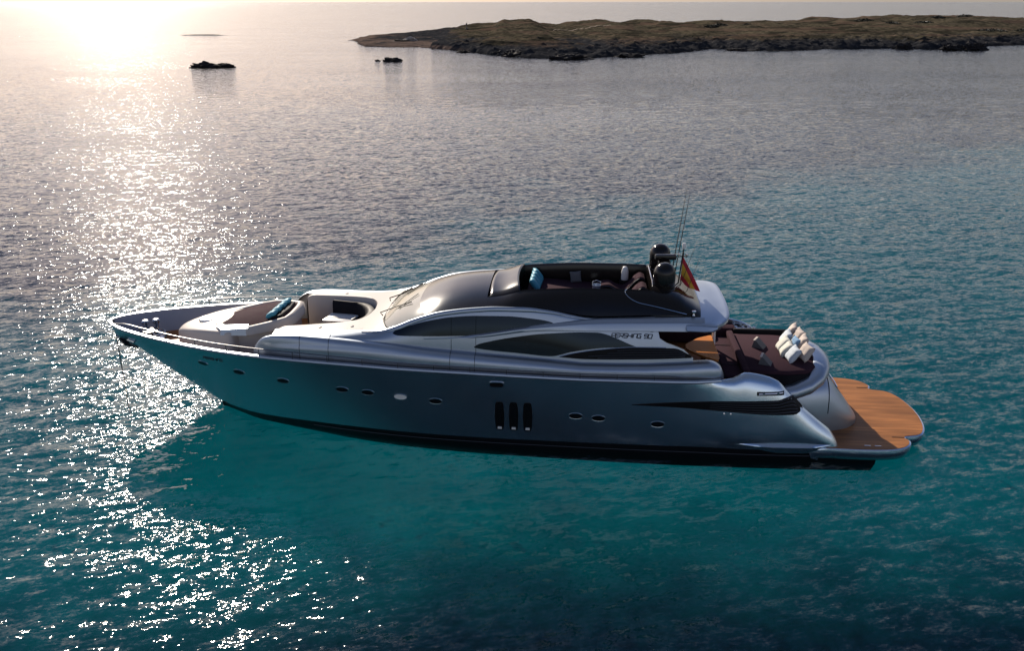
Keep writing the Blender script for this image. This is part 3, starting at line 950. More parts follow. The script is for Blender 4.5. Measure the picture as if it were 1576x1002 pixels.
# ---- cockpit
mb = MB()
mb.grid([[(x, y, 2.05) for y in (-2.4, 0, 2.4)] for x in (19.0, 21, 23.2)])
mb.make('cockpit_floor', M['teak'], yacht)
mb = MB()
mb.box((19.15, 0, 3.1), (.1, 4.3, 2.1))
mb.make('saloon_doors', M['glass'], yacht)
sofa = MB()
sofa.box((21.95, -.1, 2.25), (.75, 3.5, .42), bev=.07)
sofa = sofa.make('cockpit_sofa', M['burgundy'], yacht)
MB().box((22.25, -.1, 2.50), (.22, 3.5, .40), ry=R(-10), bev=.07).make('backrest', M['burgundy'], sofa)
for y in (-.95, .75):
    MB().box((21.95, y, 2.47), (.72, .02, .012)).make('cushion_seam', M['charcoal'], sofa)
mb = MB(); mb.box((21.56, -.1, 2.2), (.10, 3.5, .44), bev=.03)
mb.make('sofa_base', M['charcoal'], sofa)
MB().box((21.0, 2.08, 2.4), (3.0, .5, .6), bev=.08).make('side_bench', M['burgundy'], yacht)
# dining table
tp = smoothed(smoothed(dens(dens([(21.42, .62), (21.42, -1.62), (20.95, -1.28), (20.48, -.70), (20.48, -.30), (20.95, .32), (21.42, .62)]))))[:-1]
tbl = pad(tp, 2.80, 2.87, .02).make('dining_table', M['orangewood'], yacht, smooth=50)
MB().lathe([(.0, 2.05), (.26, 2.05), (.24, 2.09), (.08, 2.13), (.08, 2.75), (.22, 2.80), (0, 2.80)], (21.05, -.5, 0), 20).make('pedestal', M['chrome'], tbl)
# stairs from platform up either side of the garage
for s in (-1, 1):
    st = MB()
    for k in range(1, 6):
        x0 = 25.0 - .42 * k
        z = .5 + .265 * (k + 1)
        st.box((x0 - .21 - .3, s * 2.12, z - .13), (1.02, .54, .26))
    st = st.make('stairs', M['silver'], yacht, smooth=False)
    for k in range(1, 6):
        MB().box((25.0 - .42 * k - .21, s * 2.12, .5 + .265 * (k + 1) + .008), (.38, .46, .012)).make('tread', M['teak'], st, smooth=False)
# cleats on the quarter wings and the far side
for s in (-1, 1):
    mb = MB()
    q = [(22.45, 2.30), (22.7, 2.31), (22.95, 2.31), (23.2, 2.32)]
    mb.tube([(x, s * (hull_y(x, z) + .02), z) for x, z in q], .028, 8)
    for x, z in ((22.6, 2.31), (23.05, 2.315)):
        mb.tube([(x, s * (hull_y(x, z) - .01), z), (x, s * (hull_y(x, z) + .05), z)], .04, 8)
    mb.make('mooring_cleat', M['chrome'], yacht)
    mb = MB()
    P = [[(x, -s * -1 * (hull_y(x, z) + .006), z) for z in lin(2.245, 2.365, 4)] for x in lin(22.4, 23.25, 10)]
    mb.grid(P)
    mb.make('cleat_recess', M['rubber'], yacht)
mb = MB()
for x in (22.55, 22.8, 23.0, 23.2):
    mb.lathe([(0, 0), (.06, 0), (.05, .05), (.03, .1), (.055, .13), (0, .15)], (x, 2.16, 2.52), 10)
mb.tube([(22.4, 2.16, 2.60), (23.35, 2.16, 2.56)], .03, 8)
mb.make('fairlead', M['chrome'], yacht)

# ---- side deckhouse: barrel-shaped lower body
zl = pchip([6.25, 6.3, 6.36, 6.5, 6.7, 7.08, 7.81, 9.93, 12.04, 13.6, 16.05, 17.1, 19.12, 20.31, 20.92, 21.28, 21.4, 21.43], [2.60, 2.80, 3.02, 3.24, 3.44, 3.58, 3.62, 3.54, 3.34, 3.23, 3.07, 2.99, 3.03, 3.12, 3.17, 3.03, 2.78, 2.6])
yo_front = pchip([6.25, 6.45, 6.8, 7.4, 8.2], [-.55, -.42, -.34, -.28, -.26])
def barrel_row(x, s, n=16):
    yo = yr(x) + (yo_front(x) if x < 8.2 else -.26)
    if x > 20.9:
        yo -= .35 * (1 - math.sqrt(max(0, 1 - ((x - 20.9) / .54) ** 2)))
    yi = min(yo - .05, 2.36)
    zd, zt = deckz(min(x, 21.4)) - .03, zl(x)
    row = []
    for k in range(n + 1):
        a = (math.pi / 2) * k / n
        cr = .045 * max(0, min(1, (11.8 - x) / 4.0)) * max(0, min(1, (x - 6.7) / .8)) if k >= 8 else 0.0      # styling crease that fades aft
        row.append((x, s * (yi + (yo - yi) * math.cos(a) ** .62 + .05 * math.sin(2 * a) - cr), zd + (zt - zd) * math.sin(a) ** .8))
    row.append((x, s * (yi - .10), zt - .012))
    return row
bxs_ = [6.25, 6.3, 6.36, 6.42, 6.5, 6.6, 6.7, 6.85, 7.08, 7.4, 7.81, 8.3, 9, 10, 11, 12, 13, 14, 15, 16, 17, 18, 19, 20, 20.5, 20.9, 21.05, 21.15, 21.25, 21.32, 21.38, 21.41, 21.43]
for s in (-1, 1):
    MB().grid([barrel_row(x, s) for x in bxs_]).make('side_fairing', M['silver'], yacht, smooth=60)
# fine seams in the side panels
def barrel_pt(x, zf):
    r = barrel_row(x, -1)
    return [Vector(q) for q in r]
for x in (8.02, 8.98, 12.88, 13.66):
    sm = MB()
    sm.tube([Vector(q) + Vector((0, -.002, .002)) for q in barrel_row(x, -1)[1:-1]], .008, 5)
    sm.make('panel_seam', M['rubber'], yacht)

# ---- cabin side wall, from the ledge up to the silver arch
yT = pchip([7, 8.5, 10.5, 12, 14, 20, 21], [1.95, 1.98, 2.14, 2.12, 2.05, 2.0, 2.0])
zT = pchip([7.06, 7.64, 9.03, 10.02, 10.51, 10.94, 11.7, 12.53, 13.58, 14.36, 15.13, 16, 16.66, 17.24, 17.87, 19.07, 20.27, 20.72], [3.6, 3.62, 3.67, 3.7, 3.74, 3.86, 4.18, 4.43, 4.57, 4.62, 4.62, 4.53, 4.40, 4.31, 4.33, 4.40, 4.44, 4.44])
zlw = pchip([7.06, 7.81, 9.93, 12.04, 13.6, 16.05, 17.1, 19.12, 20.31, 21], [3.52, 3.60, 3.52, 3.32, 3.22, 3.06, 2.98, 3.02, 3.11, 3.15])
def wall_y(x, z):
    a, b = zlw(x), zT(x)
    t = min(max((z - a) / max(b - a, .05), -.2), 1.2)
    return 2.36 + (yT(x) - 2.36) * t + .05 * 4 * max(0, t * (1 - t))
for s in (-1, 1):
    P = []
    for x in [7.06, 7.3, 7.7, 8.3, 9, 9.6, 10.2, 10.5, 10.8, 11.1, 11.5, 12, 12.5, 13, 13.5, 14, 14.5, 15, 15.5, 16, 16.5, 17, 17.5, 18, 18.5, 19, 19.25]:
        zz = lin(zlw(x), zT(x), 12)
        P.append([(x, s * wall_y(x, z), z) for z in zz] + [(x, s * (yT(x) - .05), zT(x) + .025), (x, s * (yT(x) - .13), zT(x) + .02)])
    # the wall ends in a curve above the cockpit steps
    for x, zt in ((19.4, 3.80), (19.6, 3.68), (19.9, 3.58), (20.15, 3.48), (20.45, 3.22)):
        zz = lin(min(zlw(x), zt - .01), zt, 12)
        P.append([(x, s * (wall_y(x, z)), z) for z in zz] + [(x, s * (wall_y(x, zt) - .05), zt), (x, s * (wall_y(x, zt) - .12), zt - .03)])
    MB().grid(P).make('cabin_side', M['silver'], yacht, smooth=50)
for x in (12.88, 13.66, 8.98):
    MB().tube([(x, -wall_y(x, z) - .002, z) for z in lin(zlw(x) + .02, (3.70 if x > 10 else zT(x)), 8)], .008, 5).make('panel_seam', M['rubber'], yacht)
# silver arch running over the upper window down to the tip
for s in (-1, 1):
    P = []
    for x in lin(10.3, 17.24, 46):
        h_ = .11 * min(1, (x - 10.3) / 1.0) * min(1, (17.24 - x) / 2.0)
        y, z = yT(x), zT(x)
        P.append([(x, s * (wall_y(x, z - h_) + .004), z - h_), (x, s * (wall_y(x, z - h_ * .7) + .030), z - h_ * .6), (x, s * (y + .035), z + .0), (x, s * (y + .0), z + .035), (x, s * (y - .06), z + .03), (x, s * (y - .09), z - .03)])
    MB().grid(P).make('roof_arch', M['silver'], yacht, smooth=60)

def wpatch(name, xs_, top, bot, off, m, parent, s=-1, n=5, skirt=.03):
    P = []
    for x in xs_:
        a, b = top(x), bot(x)
        row = [(x, s * (wall_y(x, b) + off - skirt), b)]
        for j in range(n + 1):
            z = b + (a - b) * j / n
            row.append((x, s * (wall_y(x, z) + off), z))
        row.append((x, s * (wall_y(x, a) + off - skirt), a))
        P.append(row)
    return MB().grid(P).make(name, m, parent, smooth=40)
ut = pchip([11.0, 11.03, 11.29, 12.08, 12.87, 13.65, 14.59, 15.44, 16.01, 16.08], [3.755, 3.80, 3.91, 4.16, 4.31, 4.37, 4.38, 4.32, 4.225, 4.195])
ub = pchip([11.0, 11.05, 11.24, 11.94, 12.88, 13.62, 14.84, 16.08], [3.745, 3.715, 3.69, 3.70, 3.73, 3.77, 3.98, 4.19])
lt = pchip([13.6, 13.64, 14.03, 14.85, 15.85, 17.07, 17.41, 18.68], [3.395, 3.44, 3.57, 3.74, 3.87, 3.925, 3.925, 3.53])
lb = pchip([13.6, 13.70, 15.06, 16.03, 16.68, 17.68, 18.68], [3.385, 3.355, 3.23, 3.16, 3.31, 3.46, 3.525])
gt = pchip([16.3, 16.68, 17.49, 18.69, 19.85, 20.4], [3.15, 3.25, 3.39, 3.505, 3.52, 3.30])
gb = pchip([16.3, 17.10, 19.11, 20.4], [3.14, 3.09, 3.15, 3.235])
for s in (-1, 1):
    uw = wpatch('upper_side_window', lin(11.0, 16.08, 60), ut, ub, .006, M['glass'], yacht, s)
    for x in (12.88, 13.66):
        MB().tube([(x, s * (wall_y(x, z) + .008), z) for z in lin(ub(x) + .01, ut(x) - .01, 6)], .007, 5).make('glazing_seam', M['rubber'], uw)
    lw = wpatch('lower_side_window', lin(13.6, 18.68, 60), lt, lb, .006, M['glass'], yacht, s)
    gr = wpatch('side_grille', lin(16.3, 20.4, 40), gt, gb, .004, M['rubber'], yacht, s)
    for k in range(4):
        f_ = .2 + .2 * k
        MB().tube([(x, s * (wall_y(x, gb(x) + (gt(x) - gb(x)) * f_) + .02), gb(x) + (gt(x) - gb(x)) * f_) for x in lin(17.2 + .3 * (k if k > 1 else 1 - k), 20.2, 16)], .012, 6).make('slat', M['darkmetal'], gr)
    # bright lip above the grille
    MB().tube([(x, s * (wall_y(x, gt(x) + .015) + .008), gt(x) + .015) for x in lin(16.3, 19.6, 30)], .014, 6).make('grille_trim', M['silver'], yacht)

# ---- roof fascia: the band that sweeps aft and becomes the tail wing
fb = pchip([12.0, 13.7, 15.46, 16.06, 17, 19, 21.2], [3.60, 3.70, 3.95, 3.985, 3.985, 4.03, 4.06])
ft = pchip([12.0, 12.9, 13.66, 15.46, 17.06, 19.05, 20.24, 20.82, 21.2], [3.62, 3.66, 3.76, 4.075, 4.22, 4.30, 4.33, 4.28, 4.12])
fs = pchip([12.0, 12.9, 13.66, 15.46, 16.1, 17.24, 19.07, 20.27, 20.75, 21.2], [3.63, 3.69, 3.80, 4.13, 4.225, 4.325, 4.405, 4.45, 4.45, 4.40])
def fo(x):
    return .015 + .12 * min(1, max(0, (x - 12.5) / 4.0))
def fscale(x):
    return 1.0
for s in (-1, 1):
    P = []
    for x in lin(12.0, 20.75, 50):
        yb_, yt_ = wall_y(min(x, 19.25), fb(x)), wall_y(min(x, 19.25), ft(x))
        o_ = fo(x)
        ysh = (wall_y(x, fs(x)) if x < 16.1 else yT(x)) - (.0 if x < 16.1 else .02)
        P.append([(x, s * (yb_ - .25), fb(x) + .02), (x, s * (yb_ - .0), fb(x) - .0), (x, s * (yb_ + o_ * .8), fb(x) + .005), (x, s * (yb_ + o_), fb(x) + .03), (x, s * (yt_ + o_ * 1.25), ft(x) - .02), (x, s * (yt_ + o_ * 1.15), ft(x)), (x, s * (ysh + .01), fs(x)), (x, s * (ysh - .06), fs(x) + .005)])
    MB().grid(P).make('roof_fascia', M['silver'], yacht, smooth=40)
# tail wing of the roof
def tail_x(y):      # aft edge in plan
    return 21.62 - .06 * (abs(y) / 2.3) ** 2 - .42 * (abs(y) / 2.3) ** 7
rows = []
for v in lin(-1, 1, 33):
    y = v * 2.32
    ya = abs(y)
    drop = .0 + .20 * (ya / 2.32) ** 3
    xe = tail_x(y)
    zc_ = 4.50 - drop
    zb_ = 4.06 + .10 * (1 - (ya / 2.32) ** 2)
    x0 = 20.2
    rows.append([(x0, y, zb_ + .04), (xe - .35, y * .985, zb_ - .0), (xe - .12, y * .99, zb_ + .03), (xe - .01, y, zb_ + .16), (xe + .015, y, zc_ - .06), (xe, y, zc_), (xe - .04, y * .995, zc_ + .016), (xe - .10, y * .985, zc_ + .0), (xe - .4, y * .98, zc_ + .01), (x0 + .7, y * .965, zc_ + .01), (x0, y * .95, zc_ - .01)])
def tail_end(row, sgn, k, dy):
    return [(x - .02 * k, y + sgn * dy, 4.19 + (z - 4.19) * (1 - .45 * k)) for x, y, z in row]
rows = [tail_end(rows[0], -1, 1, .05), tail_end(rows[0], -1, .35, .032)] + rows + [tail_end(rows[-1], 1, .35, .032), tail_end(rows[-1], 1, 1, .05)]
tw = MB().grid(rows)
nr_ = len(rows[0])
tw.f += [tuple(range(nr_)), tuple(len(tw.v) - nr_ + k for k in range(nr_))[::-1]]
tw.make('tail_wing', M['silver'], yacht, smooth=50)
# supports under the tail
for y in (.45,):
    MB().tube([(21.52, y, 2.3), (21.46, y, 4.12)], .06, 10).make('roof_support', M['white'], yacht)

# ---- black hardtop and windscreen
zrim = pchip([13.9, 14.88, 15.83, 17, 18.3, 19.1, 19.9, 20.36, 20.72], [4.70, 4.97, 5.05, 5.1, 5.1, 5.08, 4.94, 4.72, 4.53])
zcf = pchip([10.40, 10.8, 11.6, 12.1, 12.8, 13.4, 13.95], [3.76, 4.00, 4.36, 4.55, 4.74, 4.83, 4.88])
def dome(x, y):
    yt, zt = yT(x), zT(x)
    n = min(1, abs(y) / yt)
    if x <= 13.95:
        zc, p = zcf(x), 2.6
        zc = max(zc, zt + .01)
    else:
        u = min(1, (x - 13.95) / 3.0)
        p = 2.6 + 3.2 * u
        zc = zt + (zrim(x) - zt) / (1 - (1.42 / yt) ** p)
        zc0 = zcf(13.95)
        b_ = min(1, (x - 13.95) / 1.0)
        zc = zc0 + (zc - zc0) * b_ if x < 14.95 else zc
    return zt + (zc - zt) * (1 - n ** p)
NW_ = 29
vs_ = [math.sin(v * math.pi / 2) for v in lin(-1, 1, NW_)]
def xb0(v): return 10.42 + .42 * abs(v) ** 3
def xb1(v): return 11.62 + .42 * abs(v) ** 2.5
P = []
for u in lin(0, 1, 14):
    row = []
    for v in vs_:
        x = xb0(v) + (xb1(v) - xb0(v)) * u
        row.append((x, v * (yT(x) - .03), dome(x, v * (yT(x) - .03)) + .0))
    P.append(row)
ws = MB().grid(P).make('windscreen', M['screen'], yacht, smooth='all')
MB().tube([(x, y, z + .01) for x, y, z in P[0]], .022, 6).make('windscreen_seal', M['rubber'], ws)
mb = MB()
P = []
for u in lin(0, 1, 26):
    row = []
    for v in vs_:
        x = xb1(v) + (13.95 - xb1(v)) * u
        row.append((x, v * (yT(x) - .03), dome(x, v * (yT(x) - .03)) + .012))
    P.append(row)
mb.grid(P)
TY = 1.40        # half width of the roof well
for s in (-1, 1):
    P = []
    for x in [13.95, 14.2, 14.5, 14.7, 14.9, 15.2, 15.6, 16, 16.5, 17, 17.5, 18, 18.5, 18.9, 19.15]:
        P.append([(x, s * y, dome(x, y) + .012) for y in lin(yT(x) - .03, TY + .05, 14)] + [(x, s * (TY + .02), dome(x, TY) + .026), (x, s * (TY - .03), dome(x, TY) + .012), (x, s * (TY - .06), dome(x, TY) - .06), (x, s * (TY - .07), 4.28)])
    mb.grid(P)
# aft roof, behind the well
P = []
for x in [19.15, 19.4, 19.7, 20, 20.25, 20.45, 20.6, 20.7, 20.73]:
    P.append([(x - (.10 * abs(v) ** 3 if x > 20 else 0), v * (yT(x) - .03), dome(x, v * (yT(x) - .03)) + .012) for v in vs_])
mb.grid(P)
mb.grid([[(19.15, y, dome(19.15, y) + .012), (19.15, y, 4.28)] for y in lin(-TY, TY, 9)])
hard = mb.make('hardtop', M['black'], yacht, smooth=45)
# raised sunroof panel ahead of the well
P = []
for u in lin(0, 1, 16):
    row = []
    for v in lin(-1, 1, 21):
        x0 = 13.98 + .06 * v * v
        x1 = 14.95 - .12 * (1 - v * v)
        x = x0 + (x1 - x0) * u
        y = v * (TY + .02)
        zt = dome(x, y) + .05 + .035 * u
        if abs(v) > .97 or u in (0.0,):
            zt -= .045
        row.append((x, y, zt))
    P.append(row)
P.append([(x + .05, y, z - .03) for x, y, z in P[-1]])
P.append([(x + .03, y, 4.28) for x, y, z in P[-2]])
MB().grid(P).make('sunroof_panel', M['black'], hard, smooth=40)
# well floor and its burgundy pad
MB().box((17.05, 0, 4.22), (4.2, 2.72, .12)).make('roof_well_floor', M['charcoal'], hard, smooth=False)
pad([(15.15, -1.28), (17.3, -1.28), (17.3, 1.28), (15.15, 1.28)], 4.28, 4.64, .06, lambda x, y: -.07 * (x - 15.2)).make('roof_sunpad', M['burgundy'], yacht, smooth=50)
# chrome line sweeping down the hardtop side
for s in (-1, 1):
    pts = [(18.35, 1.42, 5.11), (18.28, 1.52, 5.05), (18.38, 1.66, 4.92), (18.65, 1.78, 4.82), (19.2, 1.86, 4.74), (19.8, 1.93, 4.62), (20.2, 1.96, 4.54)]
    for _ in range(3):
        pts = [pts[0]] + [tuple((a[i] * k + b[i] * (1 - k)) for i in range(3)) for a, b in zip(pts[:-1], pts[1:]) for k in (.75, .25)] + [pts[-1]]
    MB().tube([(x, s * y, max(z, dome(x, y) + .03)) for x, y, z in pts], .016, 6).make('roof_trim', M['chrome'], hard)
MB().lathe([(0, 0), (.05, 0), (.03, .04), (.03, .10), (.07, .12), (.07, .15), (0, .16)], (20.42, -1.93, 4.49), 10).make('deck_light', M['chrome'], yacht)
# wipers
for y in (-.95, .55):
    mb = MB()
    mb.tube([(10.32 + .1 * abs(y) ** 2, y, 3.86), (10.30, y + .12, 3.92), (10.75, y + .45, dome(10.75, y + .45) + .05), (11.35, y + .9 if y > 0 else y + .2, dome(11.35, (y + .9 if y > 0 else y + .2)) + .05)], .02, 6)
    mb.tube([(10.9, y + .2, dome(10.9, y + .2) + .04), (11.45, y + .95, dome(11.45, y + .95) + .04)], .014, 6)
    mb.make('wiper', M['rubber'], yacht)

# ---- coachroof deck ahead of the windscreen, with the sunken lounge
def inner(x):       # half width of the lounge opening
    a = pchip([7.0, 7.6, 8.5, 9.3, 9.6, 9.8, 9.9, 9.95], [1.62, 1.55, 1.42, 1.24, 1.08, .80, .50, 0.0])
    return a(x)
def cdeck(x, y):
    zt = zT(x)
    n = abs(y) / yT(x)
    e = max(0, (7.35 - x) / .3)
    return zt + .05 * (1 - n * n) + .02 - .10 * e * e
mb = MB()
for s in (-1, 1):
    P = []
    for x in [7.06, 7.1, 7.16, 7.25, 7.4, 7.7, 8.1, 8.5, 8.9, 9.3, 9.5, 9.6, 9.7, 9.8, 9.86, 9.9, 9.93, 9.95]:
        a = inner(x); b = yT(x) - .02
        P.append([(x, s * (b + .0), cdeck(x, b) - .02)] + [(x, s * (b + (a - b) * j / 8), cdeck(x, b + (a - b) * j / 8)) for j in range(1, 9)] + [(x, s * max(0, a - .03), cdeck(x, a) - .03), (x, s * max(0, a - .05), 2.5)])
    mb.grid(P)
    x = 7.06
    a = inner(x); b = yT(x) - .02
    mb.grid([[(x, s * (b + (a - b) * j / 6), cdeck(x, b) - .02), (x - .06, s * (b + (a - b) * j / 6), 3.3), (x - .08, s * (b + (a - b) * j / 6), 2.5)] for j in range(7)])
P = []
for u in lin(0, 1, 10):
    row = []
    for v in lin(-1, 1, 25):
        x0, x1 = 9.95, xb0(v) + .06
        x = x0 + (x1 - x0) * u
        y = v * (yT(x) - .02)
        row.append((x, y, max(cdeck(min(x, 10.5), y), 0) + (max(0, x - 10.42)) * .2 * 0 + (zT(x) - zT(min(x, 10.5)))))
    P.append(row)
mb.grid(P)
mb.make('coachroof', M['deckpaint'], yacht, smooth=50)
for (x, y) in ((8.5, -1.72), (9.55, -1.66), (8.5, 1.72)):
    MB().lathe([(0, 0), (.06, 0), (.055, .015), (0, .02)], (x, y, cdeck(x, y)), 12).make('deck_filler', M['darkmetal'], yacht)
# lounge sofa and table
mb = MB()
pts = []
for k in range(19):
    a = -math.pi / 2 + math.pi * k / 18
    pts.append((8.9 + .92 * math.cos(a), 1.12 * math.sin(a)))
pts = [(8.1, -1.30)] + pts + [(8.1, 1.30)]
P = []
for i, (x, y) in enumerate(pts):
    k = 1.0 - .16
    cx_, cy_ = 8.2, 0
    P.append([(x + .02, y * 1.0, 2.6), (x + .03, y * 1.02, 3.58), (cx_ + (x - cx_) * .93, y * .93, 3.60), (cx_ + (x - cx_) * .86, y * .86, 3.52), (cx_ + (x - cx_) * .80, y * .80, 3.08), (cx_ + (x - cx_) * .55, y * .52, 3.06), (cx_ + (x - cx_) * .52, y * .5, 2.6)])
mb.grid(P)
mb.make('bow_sofa', M['charcoal'], yacht, smooth=50)
btb = MB()
btb.box((8.50, .38, 3.16), (1.05, .36, .05), rz=R(-6), bev=.015)
btb.box((8.58, .78, 3.16), (1.05, .36, .05), rz=R(-6), bev=.015)
btb = btb.make('bow_table', M['white'], yacht)
MB().tube([(8.55, .58, 2.5), (8.55, .58, 3.14)], .06, 12).make('pedestal', M['chrome'], btb)
MB().tube([(9.0, .25, 3.22), (9.12, .36, 3.26), (9.08, .52, 3.22)], .03, 6).make('hinge', M['darkmetal'], btb)

# ---- bow trunk with its sunpad
te = pchip([2.95, 3.0, 3.1, 3.25, 3.5, 4, 4.5, 5, 5.3, 5.42, 5.5, 6.3, 6.9, 7.05, 7.1], [.06, .32, .46, .56, .74, 1.03, 1.24, 1.43, 1.52, 1.46, 1.16, 1.12, 1.0, .75, .3])
tz_ = pchip([2.95, 3.0, 3.1, 3.5, 4, 5, 6, 7.1], [2.80, 2.90, 2.97, 3.08, 3.18, 3.30, 3.40, 3.50])
P = []
for x in [2.95, 2.97, 3.0, 3.05, 3.1, 3.25, 3.5, 3.75, 4, 4.25, 4.5, 4.75, 5, 5.2, 5.3, 5.36, 5.42, 5.46, 5.5, 5.7, 6, 6.3, 6.6, 6.9, 7.0, 7.05, 7.1]:
    e, z = te(x), tz_(x)
    zd = 2.36
    hlf = [(e + .06, zd), (e + .045, zd + .2 * (z - zd)), (e + .03, zd + .55 * (z - zd)), (e + .012, z - .10), (e - .01, z - .045), (e - .05, z - .012), (max(0, e - .12), z)]
    top = [(max(0, e - .12) * k, z + .03 * (1 - k * k)) for k in (.75, .5, .25, 0)]
    L_ = hlf + top
    P.append([(x, -y, zz) for y, zz in L_] + [(x, y, zz) for y, zz in L_[::-1][1:]])
tk = MB().grid(P)
nn_ = len(P[0])
tk.f.append(tuple(range(nn_)))
tk.f.append(tuple(len(tk.v) - nn_ + k for k in range(nn_))[::-1])
tk.make('bow_trunk', M['deckpaint'], yacht, smooth=50)
padp = [(4.42, 0), (4.5, -.30), (4.68, -.60), (5.0, -.90), (5.5, -1.12), (6.0, -1.22), (6.5, -1.02), (6.95, -.74), (7.0, -.4), (7.0, 0)]
padp = padp + [(x, -y) for x, y in padp[::-1][1:-1]]
pz = lambda x, y: 3.20 + (x - 4.4) * .155
def offs(d): return inset(padp, -d)
cm = MB()
tz0 = lambda x: tz_(min(x, 7.1)) - .03
cm.grid([[(x, y, tz0(x) - (.0 if x < 5.3 else .12)) for x, y in offs(.30)], [(x, y, pz(x, y) - .02 - .06 * max(0, 1 - (x - 4.2))) for x, y in offs(.26)], [(x, y, pz(x, y) + .05) for x, y in offs(.17)], [(x, y, pz(x, y) + .06) for x, y in offs(.08)], [(x, y, pz(x, y) + .02) for x, y in offs(.02)], [(x, y, pz(x, y) - .1) for x, y in offs(.0)]], close_v=True)
cm.make('sunpad_coaming', M['deckpaint'], yacht, smooth=60)
pad(padp, -.1, .045, .05, pz).make('bow_sunpad', M['burgundy'], yacht, smooth=50)
mb = MB()
hp = [(6.55, -.92), (6.9, -.68), (6.95, 0), (6.9, .68), (6.55, .92), (6.62, 0)]
pad(hp, .03, .12, .03, pz).make('headrest_pad', M['charcoal'], yacht, smooth=50)
# step beside the bow pad: flat lit top, grey outer face, blunt aft end
MB().add([(4.66, -.98, 3.36), (5.86, -1.10, 3.475), (5.96, -1.44, 3.47), (5.04, -1.44, 3.385), (4.66, -.98, 3.16), (5.86, -1.10, 3.22), (5.92, -1.50, 3.22), (5.02, -1.50, 3.20)],
         [(0, 1, 2, 3), (4, 7, 6, 5), (0, 4, 5, 1), (1, 5, 6, 2), (2, 6, 7, 3), (3, 7, 4, 0)]).make('coaming_step', M['silver'], yacht, smooth=False)
# round deck hatch
MB().lathe([(0, .03), (.20, .035), (.21, .05), (.26, .05), (.285, .02), (.29, -.05)], (3.96, 0, tz_(3.96) + .03), 28).make('deck_hatch', M['chrome'], yacht)

# ---- windlass and bow gear
wl = empty('windlass', (1.72, .05, 2.42)); wl.parent = yacht; wl.scale = (1.25, 1.25, 1.3)
MB().box((0, 0, .03), (.9, .55, .06), bev=.02).make('base_plate', M['chrome'], wl)
for x, y in ((-.15, .16), (.1, .30)):
    MB().lathe([(0, 0), (.11, 0), (.10, .05), (.055, .09), (.055, .24), (.10, .30), (.11, .36), (.08, .40), (0, .41)], (x, y, .05), 16).make('capstan', M['chrome'], wl)
MB().lathe([(0, 0), (.20, 0), (.21, .04), (.15, .08), (.15, .14), (.21, .18), (.20, .22), (0, .23)], (.12, -.12, .05), 20).make('chain_wheel', M['darkmetal'], wl)
MB().tube([(.35 + .14 * math.cos(a), -.1 + .22 * math.sin(a), .14 + .10 * math.sin(a / 2)) for a in lin(0, 6.283, 16)], .018, 6).make('chain_loop', M['chrome'], wl)
mb = MB()
for s in (-1, 1):
    mb.tube([(1.15, s * .42, 2.5), (1.5, s * .62, 2.5)], .03, 8)
    mb.tube([(1.28, s * .50, 2.42), (1.28, s * .50, 2.5)], .025, 8); mb.tube([(1.4, s * .57, 2.42), (1.4, s * .57, 2.5)], .025, 8)
mb.make('bow_cleat', M['chrome'], yacht)
MB().tube([(2.15, -.5, 2.46), (2.7, -.5, 2.46), (2.7, -.9, 2.46)], .018, 6).make('deck_hose', M['orangewood'], yacht)
an = MB().box((.98, 0, 2.19), (.62, .10, .10), ry=R(29), bev=.03).make('anchor', M['darkmetal'], yacht)
for s in (-1, 1):
    MB().add([(.66, s * .02, 2.40), (1.02, s * .02, 2.12), (.92, s * .22, 2.26), (.66, s * .10, 2.42), (.64, s * .02, 2.34), (1.0, s * .02, 2.06), (.90, s * .23, 2.21), (.64, s * .10, 2.36)],
             [(0, 1, 2, 3), (4, 7, 6, 5), (0, 4, 5, 1), (1, 5, 6, 2), (2, 6, 7, 3), (3, 7, 4, 0)]).make('fluke', M['darkmetal'], an, smooth=False)

# ---- roof gear
for s in (-1, 1):
    d = MB().lathe([(.30, -.06), (.34, 0), (.35, .30), (.348, .46), (.335, .55), (.30, .64), (.24, .72), (.15, .785), (.06, .81), (0, .813)], (19.56, s * .90, 5.06 + (.13 if s > 0 else 0)), 32).make('satellite_dome', M['black'], yacht, smooth='all')
    MB().lathe([(.0, -.12), (.30, -.12), (.36, -.06), (.365, -.02), (.345, .0), (.0, .0)], (19.56, s * .90, 5.06 + (.13 if s > 0 else 0)), 32).make('base_ring', M['darkmetal'], d)
rd = empty('radar_scanner', (19.62, 0.05, 5.05)); rd.parent = yacht
MB().lathe([(0, 0), (.22, 0), (.2, .1), (.09, .16), (.09, .52), (0, .52)], seg=16).make('pedestal', M['black'], rd)
MB().box((0, 0, .56), (.40, .36, .16), bev=.05).make('gearbox', M['black'], rd)
MB().box((.04, 0, .74), (.72, .22, .19), rz=R(4), bev=.08).make('scanner_bar', M['black'], rd)
mast = empty('light_mast', (20.2, 0.0, 4.72)); mast.parent = yacht
MB().tube([(-.10, 0, 0), (0.02, 0, 1.40)], .022, 8).make('pole', M['darkmetal'], mast)
MB().lathe([(0, 1.38), (.055, 1.38), (.06, 1.42), (.06, 1.54), (.05, 1.56), (0, 1.565)], (.02, 0, 0), 14).make('anchor_light', M['white'], mast)
mb = MB(); mb.tube([(-.12, -.02, 1.12), (.14, .02, 1.12)], .016, 6)
mb.make('crosstree', M['darkmetal'], mast)
for x in (-.12, .13):
    MB().lathe([(0, -.05), (.045, -.05), (.05, 0), (.04, .06), (0, .07)], (x, 0, 1.15), 10).make('horn', M['chrome'], mast)
